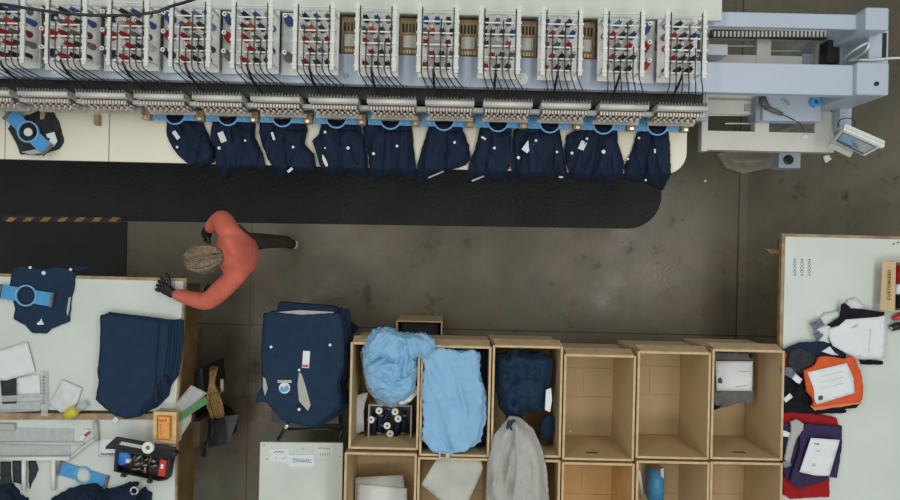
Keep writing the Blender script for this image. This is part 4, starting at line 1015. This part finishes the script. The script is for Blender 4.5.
obj('red_print', bm, REDP, ob)
bm = BM(); ring(bm, P(149, 447, 1.085), .014, .036, 0, .02, 24); tag(obj('tape_ring', bm, WHITEP), 'white tape ring on the toolbox lid beside the wooden tray', 'tape roll')
c = Cloth('navy_cloth', [(50,500),(62,492),(77,487),(93,485),(107,491),(117,487),(128,483),(137,483),(149,495),(152,508),(150,540),(50,540)], .902, NAVY2, thick=.03, dome=.08, amp=.04, ridge=True, freq=.07, edge=10, step=2.2, seed=61, jag=1)
tag(c.o, 'rumpled navy shirt heap at the front of the cluttered worktable', 'shirt')
c = Cloth('navy_cloth', [(-10,488),(4,486),(10,484),(16,494),(26,502),(30,530),(-10,530)], .902, NAVY2, thick=.03, dome=.05, amp=.03, ridge=True, freq=.08, edge=8, step=2.2, seed=62, jag=1)
tag(c.o, 'smaller navy shirt heap at the left of the cluttered worktable', 'shirt')
bm = BM(); ring(bm, P(134, 491, 1.04), .018, .027, -.008, 0, 20); tag(obj('metal_ring', bm, CHROME), 'silver ring lying on the larger navy shirt heap', 'ring')
c = Cloth('clear_wrap', [(134,489),(142,481),(150,477),(152,480),(144,487),(138,492)], .94, CLEAR, thick=.02, amp=.01, step=2); tag(c.o, 'scrap of clear wrap between the toolbox and navy heap', 'plastic wrap')

# ---------------------------------------------------------------- beside the left tables: bins, broom, dustpan
bm = BM(); pprism(bm, [(190,376),(202,367),(205,394),(193,402)], .60, .15); tag(obj('black_bin', bm, BLACK, bevel=.01), 'black bin against the left table side behind the broom', 'bin')
bm = BM(); pprism(bm, [(190,422),(200,421),(199,446),(190,450)], .58, .25); tag(obj('brown_box', bm, mat('dull_brown', (96, 82, 62), .8, .15), bevel=.004), 'dull brown box hung on the side of the cluttered worktable', 'box')
dp = empty('dustpan', P(215, 425, .05), 'large black dustpan bin on the floor under the broom', 'dustpan')
bm = BM(); pprism(bm, [(195,409),(209,403),(224,415),(238.5,413.5),(228,444),(209,447.5),(197,441)], .30, .27); obj('pan', bm, BLACK, dp, bevel=.006)
bm = BM(); slab(bm, [P(224,416,.34), P(239,414,.34), P(229,444,.34), P(217,442,.32)], .02); obj('scoop', bm, mat('gloss_dark', (56, 62, 62), .3, .1), dp, bevel=.004)
bm = BM(); pprism(bm, [(200,412),(208,408),(222,418),(226,440),(210,444),(200,438)], .27, .01); obj('pan_body', bm, BLACK, dp)
bm = BM(); tube(bm, [P(210, 425, .5), P(209, 434, .62), P(206.5, 452, .7)], .009, 8); obj('handle', bm, BLACK, dp, True)
br = empty('broom', P(214, 390, .5), 'straw broom standing head up beside the black dustpan', 'broom')
bm = BM()
for k in range(46):
    a_ = random.uniform(-1, 1); b_ = random.uniform(-1, 1)
    p0 = P(214+a_*4.0, 366+abs(b_)*3, .62+.02*b_); p1 = P(212+a_*2.2, 384, .72+.02*b_); p2 = P(214+a_*7.5, 400+b_*2, .66+.02*b_); p3 = P(218+a_*6, 415+b_*3, .56+.02*b_)
    tube(bm, [p0, p1, p2, p3], .006, 5, 3)
obj('bristles', bm, STRAW, br, True)
bm = BM(); tube(bm, [P(222, 379, .66), P(222, 392, .66)], .012, 8); obj('handle_end', bm, mat('handle_tan', (170, 158, 132), .5), br, True)
bm = BM(); tube(bm, [P(206, 392, .70), P(217, 394, .735), P(223, 392, .69)], .006, 6); obj('binding', bm, mat('binding', (120, 88, 48), .7), br, True)
bm = BM(); tube(bm, [P(214, 412, .58), P(208, 440, .2), P(204, 456, .02)], .012, 8); obj('handle', bm, BLACK, br, True)
c = sheet('clear_sheet', [(175,404.5),(191,385),(207,393),(192,408),(191,421),(178,441),(175,425)], .93, CLEAR, curl=.006, th=.003, label='clear plastic sheet sticking out over the worktable corner', cat='plastic sheet')
bm = BM(); slab(bm, [P(176.5,416.5,.955), P(205,396.5,.955), P(208.5,403,.955), P(177,422.5,.955)], .006); tag(obj('green_strip', bm, GREENT, bevel=.001), 'green tape-covered strip sticking out from the wooden tray', 'strip')

# ---------------------------------------------------------------- right worktable piles
def W(name, pts, base, m, label, cat='shirt', group=None, **k):
    d = dict(thick=.02, amp=.006, freq=.06, edge=4, step=2.0); d.update(k)
    c = Cloth(name, pts, base, m, **d); tag(c.o, label, cat, group); return c
c = W('white_shirt', [(812,322),(822,317),(826,313),(840,311),(848.6,300),(855.6,297.7),(867,308),(884,312),(884,352),(860,357),(840,350),(826,342),(818,335)], .901, WHITEF, 'white shirt under the black one and paper on the right worktable', thick=.02, dome=.012, amp=.014, ridge=True, seed=101)
c = W('black_shirt', [(827.6,325),(840,318),(842,305),(845,303),(851,308),(864,309),(885,312.4),(884,316.6),(878,317),(860,322),(847,322),(840,324.6),(832,327)], .950, BLACKF, 'black shirt slung across the white shirt pile', seed=102, thick=.014)
for (q, l) in (([(811,323.6),(820.6,318.7),(825,325),(815,330)], 'grey ribbed collar at the left tip of the white pile'), ([(814,334),(826,330.5),(824,335),(817,339)], 'grey ribbed collar just under the leftmost one'), ([(829,332.5),(843,336),(840,341),(829,338)], 'grey ribbed collar at the paper edge of the white pile')):
    c = W('collar', q, .945, mat('collar_grey', (96, 104, 118), .85, .2, 60), l, 'collar', 'grey collars on the white pile', thick=.012, amp=.003, step=1.6)
W('white_sleeve', [(817,329),(829,325),(834,331),(828,338),(830,343),(820,341),(824,335)], .936, WHITEF, 'white sleeve between the grey collars', thick=.02, amp=.012, ridge=True, seed=103)
s_ = sheet('paper_sheet', [(829,329),(839,326),(846,319.5),(878,317),(885.7,315),(885,358.6),(858,358.6),(846,353),(833,346),(829,338)], .968, PAPER, curl=.004, th=.003, label='large white order paper on the white shirt pile', seed=4)
s_.patch('handwriting', quad(855, 326.5, 6, 1.6, -25), GREYP, lift=.002); s_.patch('printed_column', quad(870, 340, .9, 22, 5), mat('pale_line', (186, 198, 206), .7), lift=.002); s_.patch('handwriting', quad(859, 356, 5, 1.2, -10), GREYP, lift=.002)
W('black_shirt', [(860,360),(883,361),(883,364.5),(862,364.5)], .901, BLACKF, 'thin black shirt edge below the white pile paper', thick=.015)
W('orange_shirt', [(783,352),(800,347),(803,358),(797,367),(784,368)], .902, ORANGE, 'small orange shirt corner at the table left edge', thick=.02, seed=105)
c = W('navy_shirt', [(780,351.6),(801,342.5),(826,341.8),(832,343),(840,350),(846.5,355),(845,360),(822,358),(800,354),(790,354)], .925, NAVY2, 'dark navy shirt between the white and orange piles', thick=.02, seed=106, amp=.01)
c.patch('white_lining', [(822,351.5),(830,346.5),(835,353),(839,355),(832,355)], PAPER)
c = W('charcoal_shirt', [(790,352),(800,348),(812,353),(818,359),(812,368),(806,374),(795,372),(788,364)], .935, CHAR, 'charcoal shirt collar left of the orange pile', thick=.02, amp=.014, ridge=True, seed=107)
W('black_shirt', [(782,372),(792,366),(803,372),(808,392),(813,404),(835,408),(847,410),(846,413),(815,414),(798,413),(783,412)], .902, BLACKF, 'black shirt spread beneath the orange pile', thick=.035, amp=.018, ridge=True, seed=108)
c = W('orange_pile_dark_shirt', [(810,400),(812,396),(857,400),(862,392),(861,404),(856,408),(818,412)], .925, BLACKF, 'dark shirt layer directly beneath the orange shirt', thick=.03)
c.o.name = 'dark_shirt'
W('grey_collar', [(781,368),(790,367),(794,371),(799,376),(796,381),(787,376),(781,373)], .95, mat('collar_grey', (96,104,118)), 'grey collar with white trim left of the orange pile', 'collar', thick=.014, amp=.008, seed=109)
W('hang_label', quad(797.5, 379, 6, 9, -55), .967, PAPER, 'white label tilted on the dark collars by the orange pile', 'label', thick=.003, amp=0)
W('hang_label', quad(788, 398, 9, 5, -38), .96, PAPER, 'white label on the black shirt by the cartons', 'label', thick=.003, amp=0)
W('orange_shirt', [(806,373),(816,368),(820,361),(846,362),(853,360),(862,376),(863.5,390),(861,404),(814.4,410.5),(811.6,407),(814,399),(808,392)], .955, mat('pale_orange_fabric', (222, 128, 92), .85, .05, 20), 'pale orange shirt second from the top of the orange pile', thick=.016, seed=110)
c = W('orange_shirt', [(804.6,371),(816,365),(818.6,358),(825.6,356),(845,359),(851.5,356),(855,359),(861,372.4),(863,386),(862.7,399),(859,402),(814.4,407),(813.7,399),(807.4,392)], .972, ORANGE, 'bright orange shirt topmost of its pile under a paper', thick=.022, seed=111, amp=.004)
s_ = sheet('paper_sheet', [(807.4,372.4),(847,363),(853.6,378),(854.6,393),(817,404.6),(814.4,400),(813.7,389)], 1.0, PAPER, curl=.003, th=.003, label='white order paper lying on the orange shirt', seed=6)
s_.patch('crest', [(818.5,396),(822.5,395.5),(823.5,398.5),(821,400.5),(818.5,400)], INK, lift=.002)
for k in range(3): s_.patch('printed_lines', quad(832, 374+k*6, 24, .7, -13), mat('faint_line', (196, 206, 204), .7), lift=.0015)
W('red_shirt', [(782,413),(800,411),(815,414),(837,418),(838,426),(838,440),(782,440)], .902, REDF, 'red shirt edge showing between orange and purple piles', thick=.03, amp=.01, seed=112)
W('red_shirt', [(782,462),(829,470),(829.5,497),(815,497.5),(790,499),(784,495),(782,485)], .902, REDF, 'red shirt sticking out below the purple pile', thick=.022, amp=.008, seed=113)
W('purple_shirt', [(782,424),(803,423),(842,426),(842,448),(837,478),(829,477),(820,482),(798,486),(786,478),(782,466)], .926, PURP, 'lower purple shirt under the one bearing a paper', thick=.02, amp=.008, seed=114)
c = W('purple_shirt', [(801,430),(806,424),(841,427),(840,448),(830,476.5),(823,482),(798,488),(790,481),(795,466),(800,450)], .954, PURP, 'upper purple shirt with a white paper on it', thick=.018, amp=.009, ridge=True, freq=.04, seed=115)
c = W('grey_collar', [(791,422),(797,419.5),(804,424),(803,430),(796,440),(792,455),(790,463),(785,460),(789,440),(792,431)], .955, GREYF, 'pale grey collar band left of the purple shirt', 'collar', thick=.022, amp=.01, seed=116)
W('collar_tip', quad(787, 464, 7, 6, -20), .955, mat('collar_grey2', (120, 128, 138), .85), 'grey collar tip at the lower end of the pale band', 'collar', thick=.02, amp=.003)
W('hang_label', [(782,430),(790,432),(790.5,437.5),(782,436)], .962, PAPER, 'white label at the table edge left of the purple shirt', 'label', thick=.003, amp=0)
s_ = sheet('paper_sheet', [(811,438),(840,440),(829.5,476),(815,475.6),(799.6,472)], 1.005, PAPER, curl=.003, th=.003, label='white order paper lying on the purple shirt', seed=7)
s_.patch('printed_heading', quad(817, 444, 5, 1, 5), INK, lift=.002); s_.patch('printed_heading', quad(818, 451, 4, 1, 5), GREYP, lift=.002); s_.patch('printed_heading', quad(814, 465, 3, 3, 5), GREYP, lift=.002)
# carton at the right edge
X0, X1, Ya, Yb = rect(894, 262, 950, 312, 1.0)
t = empty('carton', ((X0+X1)/2, (Ya+Yb)/2, .9), 'small open carton with folded-out side flap at the right table edge', 'cardboard box')
bm = BM(); w_ = .006
box(bm, X0, X0+w_, Ya, Yb, .901, 1.0); box(bm, X1-w_, X1, Ya, Yb, .901, 1.0); box(bm, X0+w_, X1-w_, Yb-w_, Yb, .901, 1.0); box(bm, X0+w_, X1-w_, Ya, Ya+w_, .901, 1.0); box(bm, X0+w_, X1-w_, Ya+w_, Yb-w_, .901, .907)
obj('box_sides', bm, CARD, t)
bm = BM(); slab(bm, [P(882.5,261,.98), P(896,262,1.003), P(895,312,1.003), P(880,309.5,.98)], .004); fl = obj('flap', bm, CARD, t)
o = text('CUSTOMIZED', P(889.5, 285, .9985), .026, mat('brown_ink', (132, 100, 62), .8), fl, rz=PI/2, sx=1.1)
c = W('red_shirt', [(897,266),(910,266),(910,282),(897,283)], .91, REDF, 'bright red shirt inside the small right-edge carton', thick=.05, amp=.015, ridge=True, seed=120)
c = W('white_shirt', [(897,284),(910,284),(910,294),(897,294)], .91, WHITEF, 'white shirt inside the small right-edge carton', thick=.05, amp=.01, seed=121)
c = W('black_shirt', [(897,295),(910,295),(910,308),(897,308)], .91, BLACKF, 'black shirt inside the small right-edge carton', thick=.05, amp=.015, ridge=True, seed=122)
bm = BM(); tube(bm, [P(893,319,.93), P(898,317,.93), P(910,314,.93)], [.012, .018, .018], 10); tag(obj('red_tool_handle', bm, REDP, smooth=True), 'red tool handle at the right table edge below the carton', 'tool handle')
t = empty('hand_torch', P(900, 327, .92), 'black cylindrical tool at the right table edge below the red handle', 'tool')
bm = BM(); tube(bm, [P(891.5,328,.93), P(896,326.5,.93), P(915,323,.93)], [.022, .024, .024], 12); obj('barrel', bm, BLACK, t, True)
bm = BM(); tube(bm, [P(890.5,328.3,.93), P(891.5,328,.93)], [.012, .012], 12); obj('lens', bm, GREYP, t, True)
for (x, y) in ((893.5, 243), (898, 241.5)):
    bm = BM(); pprism(bm, quad(x, y+1, 2.5, 1.2, -35), .9008, .9003); obj('scuff', bm, mat('scuff_dark', (70, 64, 58), .8), rt)

# ---------------------------------------------------------------- person
def skin(name, verts, edges, radii, m, parent, root=0, sub=2):
    me = bpy.data.meshes.new(name)
    off = parent.location if parent else Vector((0, 0, 0))
    me.from_pydata([tuple(Vector(v) - off) for v in verts], edges, [])
    me.materials.append(m)
    o = bpy.data.objects.new(name, me); COL.objects.link(o)
    if parent: o.parent = parent
    sk = o.modifiers.new('skin', 'SKIN'); sk.use_smooth_shade = True; sk.branch_smoothing = .6
    for i, r in enumerate(radii):
        sv = me.skin_vertices[0].data[i]; sv.radius = r if isinstance(r, tuple) else (r, r); sv.use_root = (i == root)
    s = o.modifiers.new('sub', 'SUBSURF'); s.levels = sub; s.render_levels = sub
    return o
per = empty('person', P(250, 250, 0), 'person in a coral sweatshirt and black gloves leaning over the left worktable', 'person')
J = dict(pel=P(240, 248, .95), waist=P(240, 249, 1.08), chest=P(235, 251, 1.24), neck=P(222, 255, 1.36), hb=P(211, 257, 1.40), head=P(201.5, 258.5, 1.43),
         s1=P(229, 233, 1.30), e1=P(222, 218, 1.12), w1=P(208, 230, 1.02), s2=P(236, 276, 1.29), e2=P(207, 303, 1.07), w2=P(173, 293.5, .955),
         h1=P(238, 243, .92), k1=P(266, 241, .50), a1=P(290, 242, .16), h2=P(236, 258, .92), k2=P(236, 276, .50), a2=P(216, 288, .10))
names = list(J); idx = {n: i for i, n in enumerate(names)}
E = [('pel','waist'),('waist','chest'),('chest','neck'),('neck','hb'),('hb','head'),('chest','s1'),('s1','e1'),('e1','w1'),('chest','s2'),('s2','e2'),('e2','w2'),('pel','h1'),('h1','k1'),('k1','a1'),('pel','h2'),('h2','k2'),('k2','a2')]
rad = dict(pel=.08, waist=.075, chest=.075, neck=.042, hb=.05, head=.074, s1=.034, e1=.03, w1=.022, s2=.034, e2=.03, w2=.022, h1=.06, k1=.045, a1=.03, h2=.06, k2=.05, a2=.035)
verts = [J[n] for n in names]; edges = [(idx[a], idx[b]) for a, b in E]; rr = [rad[n] for n in names]
# face bumps: jaw and nose (facing left and down)
fd = (J['head'] - J['neck']).normalized(); fdn = Vector((fd.x, fd.y, 0)).normalized()
face = (fdn*.75 + Vector((0, 0, -.65))).normalized()
verts += [J['head'] + face*.07, J['head'] + face*.105 + Vector((0, 0, -.01))]; edges += [(idx['head'], len(verts)-2), (len(verts)-2, len(verts)-1)]; rr += [.05, .016]
body = skin('body', verts, edges, rr, SKIN, per)
side = fdn.cross(Vector((0, 0, 1)))
for s in (-1, 1):
    bm = BM(); q = J['head'] + face*.083 + side*s*.032 + Vector((0, 0, .02)); bmesh.ops.create_uvsphere(bm, u_segments=12, v_segments=8, radius=.012, matrix=Matrix.Translation(q)); obj('eye', bm, WHITEP, per, True)
    bm = BM(); q = J['head'] + side*s*.072 + Vector((0, 0, -.03)); bmesh.ops.create_uvsphere(bm, u_segments=12, v_segments=8, radius=.018, matrix=Matrix.Translation(q)); obj('ear', bm, SKIN, per, True)
# hair: cap plus strands and a gathered tail
bm = BM(); bmesh.ops.create_icosphere(bm, subdivisions=4, radius=1.0)
ctr = J['head'] + Vector((.012, 0, .012))
for v in bm.verts:
    n_ = noise.noise(v.co*3.0)*.05 + abs(noise.noise(Vector((v.co.y*14, v.co.z*14, v.co.x*3))))*.03
    v.co = ctr + Vector((v.co.x*.104, v.co.y*.088, v.co.z*.095))*(1+n_)
bmesh.ops.delete(bm, geom=[v for v in bm.verts if (v.co - J['head']).dot(face) > .062], context='VERTS')
obj('hair', bm, HAIR, per, True)
bm = BM()
for k in range(40):
    a_ = random.uniform(-1.2, 1.2); y_ = math.sin(a_)*.075
    p0 = ctr + fdn*.07 + side*y_*.6 + Vector((0, 0, .075)); p1 = ctr + side*y_*1.05 + Vector((0, 0, .105-.03*abs(a_))); p2 = ctr - fdn*.085 + side*y_*.8 + Vector((0, 0, .065))
    p3 = ctr - fdn*.125 + side*y_*.35 + Vector((0, 0, .03))
    tube(bm, [p0, p1, p2, p3], .0045, 5, 3)
obj('hair_strands', bm, mat('hair_light', (112, 96, 76), .6, .2, 60), per, True)
# sweatshirt
sn = ['pel','waist','chest','neck','col','s1','e1','w1','s2','e2','w2']; si = {n: i for i, n in enumerate(sn)}
J['col'] = J['neck'].lerp(J['hb'], .45)
SE = [('pel','waist'),('waist','chest'),('chest','neck'),('neck','col'),('chest','s1'),('s1','e1'),('e1','w1'),('chest','s2'),('s2','e2'),('e2','w2')]
sr = dict(pel=(.125,.14), waist=(.13,.15), chest=(.135,.15), neck=.085, col=.062, s1=.078, e1=.068, w1=.040, s2=.078, e2=.060, w2=.038)
sv = [J[n] for n in sn]; sv[si['pel']] = J['pel'] + Vector((0, 0, .01))
skin('sweatshirt', sv, [(si[a], si[b]) for a, b in SE], [sr[n] for n in sn], CORAL, per)
tn = ['pel','h1','k1','a1','h2','k2','a2']; ti = {n: i for i, n in enumerate(tn)}
tr_ = dict(pel=.09, h1=.078, k1=.056, a1=.045, h2=.075, k2=.072, a2=.058)
skin('trousers', [J[n] for n in tn], [(ti[a], ti[b]) for a, b in [('pel','h1'),('h1','k1'),('k1','a1'),('pel','h2'),('h2','k2'),('k2','a2')]], [tr_[n] for n in tn], TROUS, per)
# shoes
def shoe(heel, ball, toe):
    o = skin('shoe', [heel, ball, toe], [(0, 1), (1, 2)], [(.040, .040), (.044, .032), (.030, .020)], SHOE, per)
    b = BM(); d = [Vector(p) for p in (heel, ball, toe)]
    tube(b, [p - Vector((0, 0, .030)) for p in d], [.030, .036, .026], 8); q = obj('sole', b, WHITEP, o if False else per, True)
shoe(P(295, 245, .12), P(284, 242, .055), P(275, 241, .04))
shoe(P(219, 289, .05), P(210, 289.5, .05), P(203, 289, .045))
# gloves: palm plus five fingers, each its own chain rooted in the palm
def glove(wrist, palm_dir, out, up, spread=1.0, curl=.5, name='glove'):
    wv = Vector(wrist); d = Vector(palm_dir).normalized(); up = Vector(up).normalized(); s_ = d.cross(up).normalized()*out
    V = [wv - d*.03, wv, wv + d*.045, wv + d*.085]; Eg = [(0, 1), (1, 2), (2, 3)]; Rg = [(.036, .036), (.033, .030), (.042, .026), (.038, .020)]
    g = skin(name, V, Eg, Rg, BLACK, per)
    L = [.050, .058, .054, .042]
    for k in range(4):
        off = s_*((k-1.5)*.021)
        b0 = wv + d*.07 + off; L_ = L[k]; dd = (d + s_*(k-1.5)*.16*spread).normalized()
        p1 = b0 + dd*L_*.5; p2 = p1 + (dd*(1-curl*.3) - up*curl*.5).normalized()*L_*.35; p3 = p2 + (dd*(1-curl*.7) - up*curl).normalized()*L_*.3
        skin('glove_finger', [b0, p1, p2, p3], [(0, 1), (1, 2), (2, 3)], [.0135, .0125, .0115, .010], BLACK, per, sub=1)
    b0 = wv + d*.03 - s_*.02; td = (d*.55 - s_*.85).normalized()
    skin('glove_thumb', [b0, b0+td*.04, b0+td*.065+d*.012, b0+td*.08+d*.035], [(0, 1), (1, 2), (2, 3)], [.014, .013, .011, .009], BLACK, per, sub=1)
glove(J['w2'] + Vector((-.01, .005, 0)), P(157, 283, .935) - P(173, 293.5, .955), -1, (0, 0, 1), .8, .75)
glove(J['w1'], P(205, 237, .96) - J['w1'], 1, (-.5, 0, .8), .6, .8)
